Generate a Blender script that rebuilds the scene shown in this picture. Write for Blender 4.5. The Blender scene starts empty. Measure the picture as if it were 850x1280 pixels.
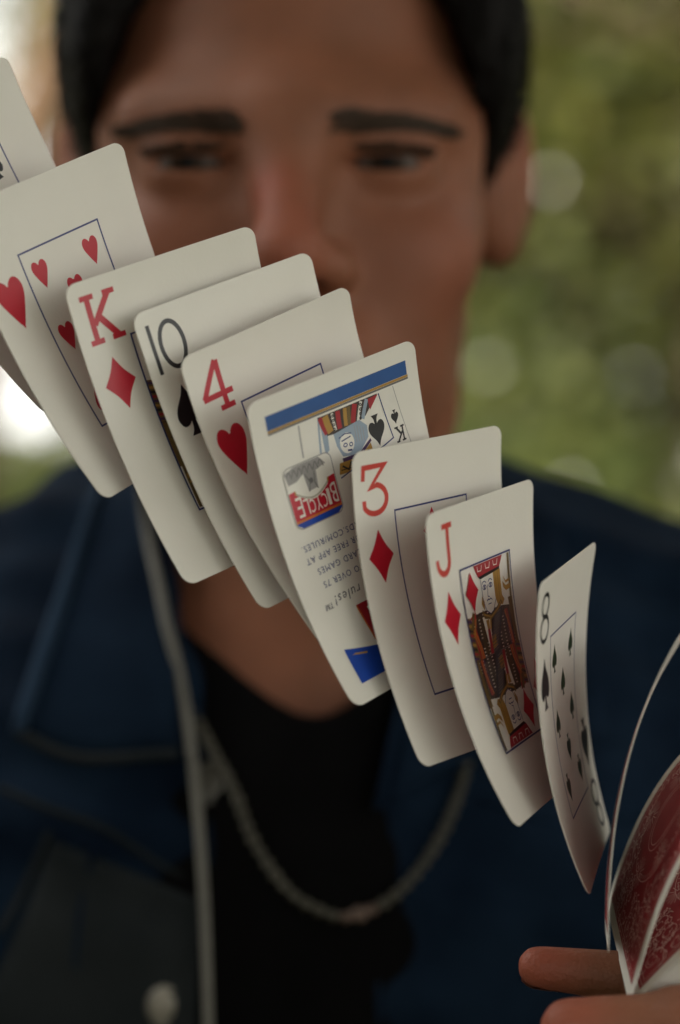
import bpy, bmesh, math, random
import numpy as np
from mathutils import Vector, Matrix
from mathutils.bvhtree import BVHTree
random.seed(7); rng = np.random.default_rng(7)
S = bpy.context.scene; COL = S.collection
R = math.radians

# ------------------------------------------------------------------ camera, sky, sun, exposure
CAMZ = 1.45
cam_d = bpy.data.cameras.new('camera'); cam = bpy.data.objects.new('camera', cam_d); COL.objects.link(cam)
cam.location = (0, 0, CAMZ); cam.rotation_euler = (R(90), 0, 0)
cam_d.sensor_fit = 'HORIZONTAL'; cam_d.sensor_width = 24.0; cam_d.lens = 84.42
cam_d.clip_start = 0.02; cam_d.clip_end = 2000
cam_d.dof.use_dof = True; cam_d.dof.focus_distance = 0.667; cam_d.dof.aperture_fstop = 4.4
S.camera = cam
SUN_EL, SUN_AZ = 50.0, -150.0          # high behind the photographer: the wood is sunlit, the man stands in the shade of a tree
w = bpy.data.worlds.new('World'); S.world = w; w.use_nodes = True
nt = w.node_tree; nt.nodes.clear()
sky = nt.nodes.new('ShaderNodeTexSky'); sky.sky_type = 'NISHITA'; sky.sun_disc = False
sky.sun_elevation = R(SUN_EL); sky.sun_rotation = R(SUN_AZ)
sky.air_density = 1.0; sky.dust_density = 4.0; sky.ozone_density = 1.0
hs = nt.nodes.new('ShaderNodeHueSaturation'); hs.inputs['Saturation'].default_value = 0.35
bg = nt.nodes.new('ShaderNodeBackground'); bg.inputs['Strength'].default_value = 0.12
wo = nt.nodes.new('ShaderNodeOutputWorld')
tcw = nt.nodes.new('ShaderNodeTexCoord'); cn = nt.nodes.new('ShaderNodeTexNoise'); cn.inputs['Scale'].default_value = 1.6; cn.inputs['Detail'].default_value = 6
cr = nt.nodes.new('ShaderNodeMapRange'); cr.inputs[1].default_value = .36; cr.inputs[2].default_value = .62; cr.inputs[3].default_value = .62; cr.inputs[4].default_value = .95
cm = nt.nodes.new('ShaderNodeMix'); cm.data_type = 'RGBA'; cm.inputs[7].default_value = (11.5, 11.3, 10.6, 1)       # bright white cloud over the blue
nt.links.new(tcw.outputs['Generated'], cn.inputs['Vector']); nt.links.new(cn.outputs[0], cr.inputs[0]); nt.links.new(cr.outputs[0], cm.inputs[0])
nt.links.new(sky.outputs[0], hs.inputs['Color']); nt.links.new(hs.outputs[0], cm.inputs[6]); nt.links.new(cm.outputs[2], bg.inputs['Color']); nt.links.new(bg.outputs[0], wo.inputs[0])
sun_d = bpy.data.lights.new('sun', 'SUN'); sun_d.energy = 5.0; sun_d.angle = R(.5); sun_d.color = (1.0, 0.93, 0.82)
sun = bpy.data.objects.new('sun', sun_d); COL.objects.link(sun)
_d = Vector((math.sin(R(SUN_AZ)) * math.cos(R(SUN_EL)), math.cos(R(SUN_AZ)) * math.cos(R(SUN_EL)), math.sin(R(SUN_EL))))
sun.rotation_euler = _d.to_track_quat('Z', 'Y').to_euler(); sun.location = (0, 0, 30)
S.view_settings.view_transform = 'Standard'; S.view_settings.look = 'None'
S.view_settings.exposure = 1.22; S.view_settings.gamma = 1.0
S.cycles.use_denoising = True
S.cycles.max_bounces = 8; S.cycles.sample_clamp_indirect = 6.0; S.cycles.sample_clamp_direct = 0.0

# ------------------------------------------------------------------ helpers
def tag(o, label=None, cat=None, group=None, kind=None):
    if label: o['label'] = label
    if cat: o['category'] = cat
    if group: o['group'] = group
    if kind: o['kind'] = kind
    return o
def link(o, parent=None):
    COL.objects.link(o)
    if parent is not None: o.parent = parent
    return o
def empty(name, loc=(0, 0, 0), rz=0):
    o = bpy.data.objects.new(name, None); o.location = loc; o.rotation_euler = (0, 0, rz); o.empty_display_size = .02
    return link(o)
def mesh(name, v, f, mats, mi=None, smooth=True):
    me = bpy.data.meshes.new(name)
    v = np.asarray(v, dtype=np.float32)
    if isinstance(f, np.ndarray):
        n, k = f.shape
        me.vertices.add(len(v)); me.vertices.foreach_set('co', v.ravel())
        me.loops.add(n * k); me.loops.foreach_set('vertex_index', f.astype(np.int32).ravel())
        me.polygons.add(n); me.polygons.foreach_set('loop_start', np.arange(0, n * k, k, dtype=np.int32))
    else:
        me.from_pydata(v.tolist(), [], f)
    for m in (mats if isinstance(mats, (list, tuple)) else [mats]): me.materials.append(m)
    if mi is not None: me.polygons.foreach_set('material_index', np.asarray(mi, dtype=np.int32))
    me.update(calc_edges=True); me.validate()
    if smooth: me.polygons.foreach_set('use_smooth', np.ones(len(me.polygons), dtype=bool))
    return me
def obj(name, v, f, mats, parent=None, mi=None, smooth=True):
    return link(bpy.data.objects.new(name, mesh(name, v, f, mats, mi, smooth)), parent)
def copy_tree(o, parent=None):
    c = o.copy(); link(c, parent)
    for ch in list(o.children): copy_tree(ch, c)
    return c
def tube(pts, rad, n=8, caps=True):
    P = [Vector(p) for p in pts]; m = len(P); rad = [rad] * m if np.isscalar(rad) else rad
    v, f = [], []; up = None
    for i in range(m):
        t = (P[min(i + 1, m - 1)] - P[max(i - 1, 0)]).normalized()
        if up is None: up = t.orthogonal().normalized()
        up = (up - t * up.dot(t)).normalized(); b = t.cross(up)
        for j in range(n):
            a = 2 * math.pi * j / n; v.append(P[i] + (up * math.cos(a) + b * math.sin(a)) * rad[i])
    for i in range(m - 1):
        for j in range(n):
            f.append((i * n + j, i * n + (j + 1) % n, (i + 1) * n + (j + 1) % n, (i + 1) * n + j))
    if caps: f.append(tuple(range(n))[::-1]); f.append(tuple(range((m - 1) * n, m * n)))
    return [tuple(x) for x in v], f
def join(parts):
    V, F = [], []
    for v, f in parts:
        o = len(V); V += list(v); F += [tuple(i + o for i in q) for q in f]
    return V, F
def spline(pts, n):
    P = np.asarray(pts, float); P = np.vstack([2 * P[0] - P[1], P, 2 * P[-1] - P[-2]]); out = []
    m = len(P) - 3
    for s in np.linspace(0, m - 1e-6, n):
        i = int(s); t = s - i; a, b, c, d = P[i:i + 4]
        out.append(.5 * (2 * b + (c - a) * t + (2 * a - 5 * b + 4 * c - d) * t * t + (3 * b - a - 3 * c + d) * t ** 3))
    return np.array(out)
def ellipsoid(c, r, nu=16, nv=10, rot=None):
    v, f = [], []
    for j in range(nv + 1):
        a = math.pi * j / nv
        for i in range(nu):
            b = 2 * math.pi * i / nu
            p = Vector((r[0] * math.sin(a) * math.cos(b), r[1] * math.sin(a) * math.sin(b), r[2] * math.cos(a)))
            if rot is not None: p = rot @ p
            v.append(tuple(p + Vector(c)))
    for j in range(nv):
        for i in range(nu):
            f.append((j * nu + i, (j + 1) * nu + i, (j + 1) * nu + (i + 1) % nu, j * nu + (i + 1) % nu))
    return v, f

# ------------------------------------------------------------------ materials
def mat(name, col, rough=.6, var=0., scale=20., spec=.5, bump=0., bscale=200., trans=0., col2=None, coord='Object', sss=0., coat=0., detail=4., metal=0., randisl=0.):
    m = bpy.data.materials.new(name); m.use_nodes = True; t = m.node_tree; N = t.nodes; L = t.links; N.clear()
    out = N.new('ShaderNodeOutputMaterial'); p = N.new('ShaderNodeBsdfPrincipled')
    p.inputs['Roughness'].default_value = rough; p.inputs['Specular IOR Level'].default_value = spec; p.inputs['Metallic'].default_value = metal
    p.inputs['Base Color'].default_value = (*col, 1)
    if coat: p.inputs['Coat Weight'].default_value = coat; p.inputs['Coat Roughness'].default_value = .25
    if sss:
        p.inputs['Subsurface Weight'].default_value = sss; p.inputs['Subsurface Radius'].default_value = (1, .35, .2); p.inputs['Subsurface Scale'].default_value = .004
    tc = N.new('ShaderNodeTexCoord'); src = tc.outputs[coord]
    colsock = None
    if var or col2:
        nz = N.new('ShaderNodeTexNoise'); nz.inputs['Scale'].default_value = scale; nz.inputs['Detail'].default_value = detail; L.new(src, nz.inputs['Vector'])
        rp = N.new('ShaderNodeValToRGB'); rp.color_ramp.elements[0].position = .3; rp.color_ramp.elements[1].position = .7
        c2 = col2 if col2 else tuple(min(1, c * (1 + var)) for c in col); c1 = col if col2 else tuple(c * (1 - var) for c in col)
        rp.color_ramp.elements[0].color = (*c1, 1); rp.color_ramp.elements[1].color = (*c2, 1)
        L.new(nz.outputs[0], rp.inputs[0]); colsock = rp.outputs[0]
    if randisl:
        g = N.new('ShaderNodeNewGeometry'); h = N.new('ShaderNodeHueSaturation')
        mr = N.new('ShaderNodeMapRange'); mr.inputs[3].default_value = 1 - randisl; mr.inputs[4].default_value = 1 + randisl
        L.new(g.outputs['Random Per Island'], mr.inputs[0]); L.new(mr.outputs[0], h.inputs['Value'])
        mh = N.new('ShaderNodeMapRange'); mh.inputs[3].default_value = .47; mh.inputs[4].default_value = .53
        mm = N.new('ShaderNodeMath'); mm.operation = 'FRACT'; mu = N.new('ShaderNodeMath'); mu.operation = 'MULTIPLY'; mu.inputs[1].default_value = 7.31
        L.new(g.outputs['Random Per Island'], mu.inputs[0]); L.new(mu.outputs[0], mm.inputs[0]); L.new(mm.outputs[0], mh.inputs[0]); L.new(mh.outputs[0], h.inputs['Hue'])
        if colsock: L.new(colsock, h.inputs['Color'])
        else: h.inputs['Color'].default_value = (*col, 1)
        colsock = h.outputs[0]
    if colsock: L.new(colsock, p.inputs['Base Color'])
    if bump:
        nb = N.new('ShaderNodeTexNoise'); nb.inputs['Scale'].default_value = bscale; nb.inputs['Detail'].default_value = 3; L.new(src, nb.inputs['Vector'])
        bp = N.new('ShaderNodeBump'); bp.inputs['Strength'].default_value = bump; bp.inputs['Distance'].default_value = .001; L.new(nb.outputs[0], bp.inputs['Height']); L.new(bp.outputs[0], p.inputs['Normal'])
    if trans:
        tr = N.new('ShaderNodeBsdfTranslucent'); mx = N.new('ShaderNodeMixShader'); mx.inputs[0].default_value = trans
        if colsock: L.new(colsock, tr.inputs[0])
        else: tr.inputs[0].default_value = (*col, 1)
        L.new(p.outputs[0], mx.inputs[1]); L.new(tr.outputs[0], mx.inputs[2]); L.new(mx.outputs[0], out.inputs[0])
    else: L.new(p.outputs[0], out.inputs[0])
    m['sockets'] = 0
    return m
M = {}
M['paper'] = mat('card_paper', (.79, .77, .695), .38, var=.02, scale=60, bump=.05, bscale=900)
M['edge'] = mat('card_edge', (.72, .69, .62), .7)
def ink(n, c, r=.34): M[n] = mat('ink_' + n, c, r, var=.06, scale=150)
ink('red', (.50, .012, .03)); ink('orange_red', (.58, .055, .04)); ink('black', (.012, .012, .014)); ink('black_green_sheen', (.020, .040, .014)); ink('navy', (.02, .035, .16)); ink('blue', (.03, .10, .30)); ink('deep_blue', (.01, .06, .38))  # greenish black: a green reflection painted into the eight's pips
ink('gold', (.42, .24, .05)); ink('olive', (.16, .11, .035)); ink('brown', (.045, .03, .028)); ink('grey', (.33, .32, .31)); ink('dark_grey', (.14, .14, .14)); ink('white', (.78, .76, .69))
ink('pale_blue', (.30, .38, .47)); ink('back_red', (.30, .004, .012), .5); ink('back_white', (.66, .42, .38), .5); ink('crimson', (.36, .02, .03)); ink('slate', (.06, .06, .075)); ink('warm_orange', (.55, .16, .03)); ink('purple', (.06, .025, .09)); ink('tan', (.40, .38, .30))
M['skin'] = mat('skin', (.205, .084, .046), .5, scale=30, col2=(.280, .112, .063), sss=.10, bump=.45, bscale=800, spec=.25)
def add_flush(m):
    t = m.node_tree; N = t.nodes; L = t.links; p = next(n for n in N if n.type == 'BSDF_PRINCIPLED'); src = p.inputs['Base Color'].links[0].from_socket
    a = N.new('ShaderNodeAttribute'); a.attribute_name = 'flush'; mx = N.new('ShaderNodeMix'); mx.data_type = 'RGBA'; mx.inputs[7].default_value = (.37, .09, .055, 1)
    L.new(a.outputs['Fac'], mx.inputs[0]); L.new(src, mx.inputs[6]); L.new(mx.outputs[2], p.inputs['Base Color'])
add_flush(M['skin'])
M['nail'] = mat('nail', (.30, .125, .085), .3)
M['hair'] = mat('hair', (.0035, .0026, .0022), .6, var=.3, scale=90, bump=.3, bscale=300, spec=.12)
M['brow'] = mat('eyebrow_hair', (.046, .030, .020), .7, spec=.2)
M['shirt'] = mat('black_cotton', (.0032, .0031, .0033), .95, var=.2, scale=60, bump=.2, bscale=900, spec=.05)
M['trouser'] = mat('black_trousers', (.012, .012, .014), .85, var=.2, scale=50)
M['shoe'] = mat('dark_shoe', (.02, .018, .016), .5)
M['brass'] = mat('button_metal', (.24, .225, .19), .45, metal=.5, var=.2, scale=200)
M['cord'] = mat('white_cord', (.15, .145, .125), .6, var=.1, scale=150)
M['bead'] = mat('bead', (.062, .058, .042), .35, var=.3, scale=120)
M['bead_pink'] = mat('bead_pink', (.12, .08, .06), .45, var=.2, scale=120)
M['bark'] = mat('bark', (.06, .04, .024), .9, scale=9, col2=(.13, .09, .055), bump=.8, bscale=30)
M['bark_pale'] = mat('bark_pale', (.09, .05, .024), .9, scale=7, col2=(.16, .095, .05), bump=.8, bscale=30)
M['leaf'] = mat('leaf', (.115, .12, .028), .27, randisl=.45, trans=.45)
M['leaf_light'] = mat('leaf_light', (.115, .142, .042), .27, randisl=.4, trans=.5)
M['leaf_dark'] = mat('leaf_dark', (.075, .082, .026), .3, randisl=.4, trans=.4)
M['ground'] = mat('forest_floor', (.060, .048, .026), .95, scale=1.3, col2=(.070, .072, .030), bump=.4, bscale=15, detail=8)
M['grass'] = mat('grass', (.07, .095, .026), .6, randisl=.35, trans=.35)
def denim(name, c1, c2):
    m = mat(name, c1, .9, scale=22, col2=c2, spec=.08); t = m.node_tree; N = t.nodes; L = t.links
    p = next(n for n in N if n.type == 'BSDF_PRINCIPLED'); tc = next(n for n in N if n.type == 'TEX_COORD')
    wv = N.new('ShaderNodeTexWave'); wv.inputs['Scale'].default_value = 420; wv.bands_direction = 'DIAGONAL'; wv.inputs['Distortion'].default_value = 1.5
    bp = N.new('ShaderNodeBump'); bp.inputs['Strength'].default_value = .3; bp.inputs['Distance'].default_value = .0006
    L.new(tc.outputs['Object'], wv.inputs['Vector']); L.new(wv.outputs['Fac'], bp.inputs['Height']); L.new(bp.outputs[0], p.inputs['Normal'])
    return m
M['denim'] = denim('denim', (.0014, .0056, .0150), (.0080, .0190, .0380))
M['denim_edge'] = denim('denim_worn_edge', (.016, .034, .064), (.028, .050, .085))
M['denim_grey'] = denim('denim_faded', (.012, .0155, .0175), (.024, .028, .030))
def eye_mat():
    m = bpy.data.materials.new('eye'); m.use_nodes = True; N = m.node_tree.nodes; L = m.node_tree.links
    p = next(n for n in N if n.type == 'BSDF_PRINCIPLED'); p.inputs['Roughness'].default_value = .3; p.inputs['Specular IOR Level'].default_value = .08
    tc = N.new('ShaderNodeTexCoord'); sp = N.new('ShaderNodeVectorMath'); sp.operation = 'DISTANCE'; sp.inputs[1].default_value = (0, -.0144, 0)
    rp = N.new('ShaderNodeValToRGB'); e = rp.color_ramp.elements; rp.color_ramp.interpolation = 'LINEAR'
    mr = N.new('ShaderNodeMapRange'); mr.inputs[2].default_value = .012
    e[0].position = .0; e[0].color = (.003, .003, .003, 1); e[1].position = 1; e[1].color = (.10, .08, .07, 1)
    for ps, c in ((.22, (.003, .003, .003, 1)), (.26, (.035, .018, .009, 1)), (.5, (.02, .011, .006, 1)), (.54, (.10, .08, .07, 1))):
        k = e.new(ps); k.color = c
    L.new(tc.outputs['Object'], sp.inputs[0]); L.new(sp.outputs['Value'], mr.inputs[0]); L.new(mr.outputs[0], rp.inputs[0]); L.new(rp.outputs[0], p.inputs['Base Color'])
    return m
M['eye'] = eye_mat()

# ------------------------------------------------------------------ implicit surfaces (body and clothes)
class Field:
    def __init__(s, xs, ys, zs):
        s.x, s.y, s.z = [np.asarray(a, np.float32) for a in (xs, ys, zs)]
        s.V = np.full((len(xs), len(ys), len(zs)), .05, np.float32)
    def box(s, lo, hi, mg):
        sl = []
        for a, l, h in zip((s.x, s.y, s.z), lo, hi):
            sl.append(slice(max(0, int(np.searchsorted(a, l - mg)) - 1), min(len(a), int(np.searchsorted(a, h + mg)) + 1)))
        return tuple(sl), s.x[sl[0]][:, None, None], s.y[sl[1]][None, :, None], s.z[sl[2]][None, None, :]
    def put(s, sl, d, k, op):
        a = s.V[sl]
        if op == '+': h = np.maximum(k - np.abs(a - d), 0) / k; s.V[sl] = np.minimum(a, d) - h * h * k * .25
        else: d = -d; h = np.maximum(k - np.abs(a - d), 0) / k; s.V[sl] = np.maximum(a, d) + h * h * k * .25
    def ell(s, c, r, k=.008, op='+', rot=None):
        c = np.asarray(c, float); r = np.asarray(r, float); ext = r if rot is None else np.full(3, r.max())
        sl, X, Y, Z = s.box(c - ext, c + ext, .03); X, Y, Z = X - c[0], Y - c[1], Z - c[2]
        if rot is not None:
            q = np.asarray(rot.to_3x3().inverted()); X, Y, Z = [q[i, 0] * X + q[i, 1] * Y + q[i, 2] * Z for i in range(3)]
        k0 = np.sqrt((X / r[0]) ** 2 + (Y / r[1]) ** 2 + (Z / r[2]) ** 2); k1 = np.sqrt((X / r[0] ** 2) ** 2 + (Y / r[1] ** 2) ** 2 + (Z / r[2] ** 2) ** 2)
        s.put(sl, (k0 * (k0 - 1) / np.maximum(k1, 1e-6)).astype(np.float32), k, op)
    def cap(s, a, b, ra, rb=None, k=.008, op='+', squash=None):
        rb = ra if rb is None else rb; a = np.asarray(a, float); b = np.asarray(b, float); rm = max(ra, rb)
        sl, X, Y, Z = s.box(np.minimum(a, b) - rm, np.maximum(a, b) + rm, .03); d = b - a; L2 = d @ d
        px, py, pz = X - a[0], Y - a[1], Z - a[2]; t = np.clip((px * d[0] + py * d[1] + pz * d[2]) / L2, 0, 1)
        D = np.sqrt((px - t * d[0]) ** 2 + (py - t * d[1]) ** 2 + (pz - t * d[2]) ** 2) - (ra + (rb - ra) * t)
        s.put(sl, D.astype(np.float32), k, op)
    def chain(s, pts, rad, k=.006):
        for i in range(len(pts) - 1): s.cap(pts[i], pts[i + 1], rad[i], rad[i + 1], k)
    def mesh(s):
        V = s.V; x, y, z = s.x, s.y, s.z; ins = V < 0; nx, ny, nz = V.shape
        c = np.zeros((nx - 1, ny - 1, nz - 1), np.int8)
        for i in (0, 1):
            for j in (0, 1):
                for k in (0, 1): c += ins[i:nx - 1 + i, j:ny - 1 + j, k:nz - 1 + k]
        act = (c > 0) & (c < 8); I, J, K = np.nonzero(act); n = len(I)
        idx = np.full(act.shape, -1, np.int32); idx[I, J, K] = np.arange(n)
        acc = np.zeros((n, 3)); cnt = np.zeros(n)
        for ax in range(3):
            for p in (0, 1):
                for q in (0, 1):
                    o = [0, 0, 0]; oth = [a for a in range(3) if a != ax]; o[oth[0]] = p; o[oth[1]] = q; e = list(o); e[ax] = 1
                    A = V[I + o[0], J + o[1], K + o[2]]; B = V[I + e[0], J + e[1], K + e[2]]; m = (A < 0) != (B < 0)
                    t = np.where(m, A / np.where(m, A - B, 1), 0)
                    P0 = np.stack([x[I + o[0]], y[J + o[1]], z[K + o[2]]], 1); P1 = np.stack([x[I + e[0]], y[J + e[1]], z[K + e[2]]], 1)
                    acc += np.where(m[:, None], P0 + (P1 - P0) * t[:, None], 0); cnt += m
        vert = acc / cnt[:, None]; F = []
        for ax in range(3):
            a1, a2 = [a for a in range(3) if a != ax]
            sl0 = [slice(None)] * 3; sl1 = [slice(None)] * 3
            sl0[ax] = slice(0, -1); sl1[ax] = slice(1, None)
            for a in (a1, a2): sl0[a] = slice(1, -1); sl1[a] = slice(1, -1)
            A = ins[tuple(sl0)]; B = ins[tuple(sl1)]; g = np.nonzero(A != B); base = [g[0].copy(), g[1].copy(), g[2].copy()]
            flip = A[g]
            def cell(d1, d2):
                q = [b.copy() for b in base]; q[a1] = q[a1] + d1; q[a2] = q[a2] + d2; return idx[q[0], q[1], q[2]]
            quad = np.stack([cell(0, 0), cell(1, 0), cell(1, 1), cell(0, 1)], 1)
            fl = flip if ax != 1 else ~flip
            quad[~fl] = quad[~fl][:, ::-1]; F.append(quad)
        F = np.concatenate(F); return vert, F[(F >= 0).all(1)]
def axis(*segs):
    out = []
    for a, b, st in segs: out.append(np.linspace(a, b, max(2, int(round((b - a) / st))), endpoint=False))
    out.append([segs[-1][1]]); return np.concatenate(out)
def bvh_of(v, f): return BVHTree.FromPolygons([tuple(p) for p in v], [tuple(int(i) for i in q) for q in f])

# ------------------------------------------------------------------ forest: ground, trees, bushes
def ground():
    n = 60; r = np.concatenate([np.linspace(0, 30, 31), np.geomspace(36, 900, 20)]); v = [(0, 0, 0)]; f = []
    for i, q in enumerate(r[1:]):
        for j in range(n):
            a = 2 * math.pi * j / n; x, y = q * math.cos(a), q * math.sin(a)
            v.append((x, y + 1, .04 * math.sin(x * .9) * math.cos(y * .7) if q > 2 else 0))
    for j in range(n): f.append((0, 1 + j, 1 + (j + 1) % n))
    for i in range(len(r) - 2):
        for j in range(n): f.append((1 + i * n + j, 1 + (i + 1) * n + j, 1 + (i + 1) * n + (j + 1) % n, 1 + i * n + (j + 1) % n))
    return obj('ground', v, f, M['ground'])
tag(ground(), kind='structure')
def leaves(centers, spread, per, size, seed, flat=.75):
    g = np.random.default_rng(seed); C = np.repeat(np.asarray(centers, float), per, 0); n = len(C)
    d = g.normal(size=(n, 3)); d /= np.linalg.norm(d, axis=1)[:, None]; rad = g.random(n) ** .5
    c = C + d * rad[:, None] * np.asarray(spread) * np.array([1, 1, flat])
    a = g.normal(size=(n, 3)); a /= np.linalg.norm(a, axis=1)[:, None]; a[:, 2] = a[:, 2] * .6 - .2
    b = np.cross(a, g.normal(size=(n, 3))); b /= np.linalg.norm(b, axis=1)[:, None]; nn = np.cross(a, b)
    s = size * (.6 + .8 * g.random(n))[:, None]
    v = np.stack([c - a * s * .5, c + b * s * .24 + nn * s * .06, c + a * s * .5, c - b * s * .24 + nn * s * .06], 1).reshape(-1, 3)
    return v, np.arange(4 * n).reshape(n, 4)
def tree_proto(seed, h, crown_h, crown_r, nclump, per, leafmat, bark, size=.075, tr=.13, lean=0, low=.35):
    g = random.Random(seed); top = Vector((lean, g.uniform(-.2, .2), h * .86))
    trunk = [Vector((lean * t ** 1.5 + .06 * math.sin(t * 6 + seed), .05 * math.cos(t * 5), h * .9 * t - .1 * (t == 0))) for t in np.linspace(0, 1, 10)]
    parts = [tube(trunk, [tr * (1.25 if i == 0 else 1) * (1 - .8 * i / 9) for i in range(10)], 9)]
    cl = []
    for i in range(nclump):
        t = g.uniform(low, 1.0); k = min(8, int(t * 9)); o = trunk[k]
        a = g.uniform(0, 6.283); rr = crown_r * math.sqrt(max(.08, 1 - ((t - .62) / .52) ** 2)) * g.uniform(.45, 1.0)
        e = Vector((o.x + rr * math.cos(a), o.y + rr * math.sin(a), o.z + g.uniform(-.1, 1.3)))
        mid = (o + e) / 2 + Vector((0, 0, -.12 + .9 * g.random()))
        parts.append(tube([o, mid, e], [tr * .28 * (1 - t * .5), tr * .16, .012], 5, False)); cl.append(e); cl.append(mid * .45 + e * .55 + Vector((g.uniform(-.2, .2), g.uniform(-.2, .2), .1)))
    tv, tf = join(parts); lv, lf = leaves([tuple(c) for c in cl], crown_r * .30, per, size, seed)
    return mesh('trunk', tv, tf, M[bark]), mesh('crown', lv, lf, M[leafmat], smooth=False)
protos = {}
def proto(k):
    if k not in protos:
        protos[k] = {'broad': lambda: tree_proto(3, 7.5, 5, 2.3, 64, 120, 'leaf', 'bark', size=.12),
                     'airy': lambda: tree_proto(5, 8.5, 5, 2.2, 56, 100, 'leaf_light', 'bark', lean=.5, size=.11),
                     'dark': lambda: tree_proto(9, 9.5, 6, 2.4, 70, 120, 'leaf_dark', 'bark', size=.12),
                     'shade': lambda: tree_proto(3, 7.5, 5, 2.5, 70, 230, 'leaf', 'bark', size=.13),
                     'slim': lambda: tree_proto(14, 8.0, 4, 1.5, 30, 70, 'leaf_light', 'bark_pale', tr=.17, low=.55, lean=2.5)}[k]()
    return protos[k]
def tree(kind, name, x, y, s, rz, label, group='trees of the wood behind the man'):
    tm, cm = proto(kind); e = empty(name, (x, y, 0), rz); e.scale = (s, s, s)
    link(bpy.data.objects.new('trunk', tm), e); link(bpy.data.objects.new('crown', cm), e)
    return tag(e, label, 'tree', group)
def bush_mesh(seed, lm, n=34, per=150, r=.8, h=1.5, size=.085):
    g = random.Random(seed); c = []; st = []
    for i in range(n):
        a = g.uniform(0, 6.28); q = r * math.sqrt(g.random()); z = h * (.25 + .65 * g.random()) * (1 - .35 * (q / r) ** 2); c.append((q * math.cos(a), q * math.sin(a), z))
        st.append(tube([(q * .2 * math.cos(a), q * .2 * math.sin(a), 0), (q * .5 * math.cos(a), q * .5 * math.sin(a), z * .6), c[-1]], [.014, .01, .004], 5, False))
    lv, lf = leaves(c, r * .42, per, size, seed, .8); sv, sf = join(st)
    return mesh('stems', sv, sf, M['bark']), mesh('foliage', lv, lf, M[lm], smooth=False)
bush_p = [bush_mesh(21, 'leaf'), bush_mesh(22, 'leaf_light'), bush_mesh(23, 'leaf_dark')]
def bush(k, x, y, s, rz, label):
    sm, fm = bush_p[k]; e = empty('bush', (x, y, 0), rz); e.scale = (s, s, s)
    link(bpy.data.objects.new('stem', sm), e); link(bpy.data.objects.new('foliage', fm), e)
    return tag(e, label, 'bush', 'bushes at the edge of the wood')
tree('shade', 'leafy_tree', -2.0, -2.4, 1.0, 2.0, 'unseen shade tree behind the photographer, its crown keeping the sun off the man')  # unseen tree, put in to keep direct sun off the man
BLUR = 'blurred tree in the wood behind the man'
tree('broad', 'leafy_tree', 1.35, 8.2, 1.0, .4, 'blurred brown trunk with green crown at the right edge, beside the ear')
tree('airy', 'leafy_tree', .55, 11.5, 1.0, 2.1, 'pale green airy tree showing between the right ear and the brown trunk')
for (k, x, y, s, rz) in [('dark', 2.3, 12.5, 1.05, 1.0), ('broad', .9, 16, 1.15, 3.0), ('dark', 2.9, 18, 1.2, 5.0), ('broad', -.1, 14, 1.0, 4.2), ('dark', 1.7, 22, 1.3, .3), ('airy', 3.6, 15, 1.0, 3.3),
                         ('broad', 4.6, 11, 1.0, 2.2), ('dark', -4.6, 11, 1.0, .5), ('broad', -5.8, 16, 1.2, 2.6), ('airy', -.9, 24, 1.2, 1.3), ('dark', 5.5, 19, 1.2, 3.9), ('broad', -7.5, 12, 1.1, 4.4), ('airy', 7.0, 14, 1.1, .9)]:
    tree(k, 'leafy_tree', x, y, s, rz, {'dark': 'dark leaved blurred tree deep in the wood behind the man', 'broad': 'broad green blurred tree in the wood behind the man', 'airy': 'thin crowned pale green tree in the wood behind the man'}[k])
tree('slim', 'leaning_tree', -1.75, 9.0, 1.0, 0, 'slim pale brown leaning tree at the upper left, beside the dark hair')
for (k, x, y, s, rz, l) in [(1, .66, 6.6, 1.32, .3, 'bright green bush low beside the right jaw'), (0, 1.15, 7.0, 1.05, 1.9, 'green bush above the right denim shoulder'), (2, 1.9, 7.6, 1.1, 3.1, 'dark bush at the right edge behind the shoulder'),
                            (1, -1.35, 9.4, 1.16, 5, 'bright green bush at the left edge above the denim shoulder'), (0, -.45, 7.8, .98, 2.2, 'green bush hidden behind the neck'), (2, 1.12, 9.0, 1.8, 1.1, 'tall dark bush in the wood, low at the right'), (1, 1.32, 10.2, 1.7, 2.6, 'tall pale green bush under the brown trunk at the right'), (1, .72, 9.8, 1.55, 4.6, 'tall pale green bush right of the jaw'), (2, -2.3, 8.6, .85, .8, 'dark bush outside the left edge')]:
    bush(k, x, y, s, rz, l)
for (k, x, y, s, rz) in [(0, -3.2, -2.6, 1.6, 1), (2, -2.0, -3.6, 1.6, 2), (1, 3.6, 1.6, 1.5, .5), (0, 2.9, 3.6, 1.5, 1.7), (2, -3.2, .2, 1.6, 2.9)]:
    bush(k, x, y, s, rz, 'unseen bush outside the picture, added to shape the light')  # out of view, added to cut low light and give green reflections
for i, (k, x, y, s, rz) in enumerate([('shade', 1.9, 1.5, 1.25, .3), ('broad', 5.8, .5, 1.0, 2.2), ('broad', -5.5, -2.5, 1.0, 4.0), ('airy', -4.6, -6.5, 1.1, 5.2), ('shade', .9, -2.6, 1.25, 1.0)]):
    tree(k, 'leafy_tree', x, y, s, rz, 'unseen tree outside the picture, added to block light', 'unseen trees added to block light')  # out of view, added to close off light from overhead and behind
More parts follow.
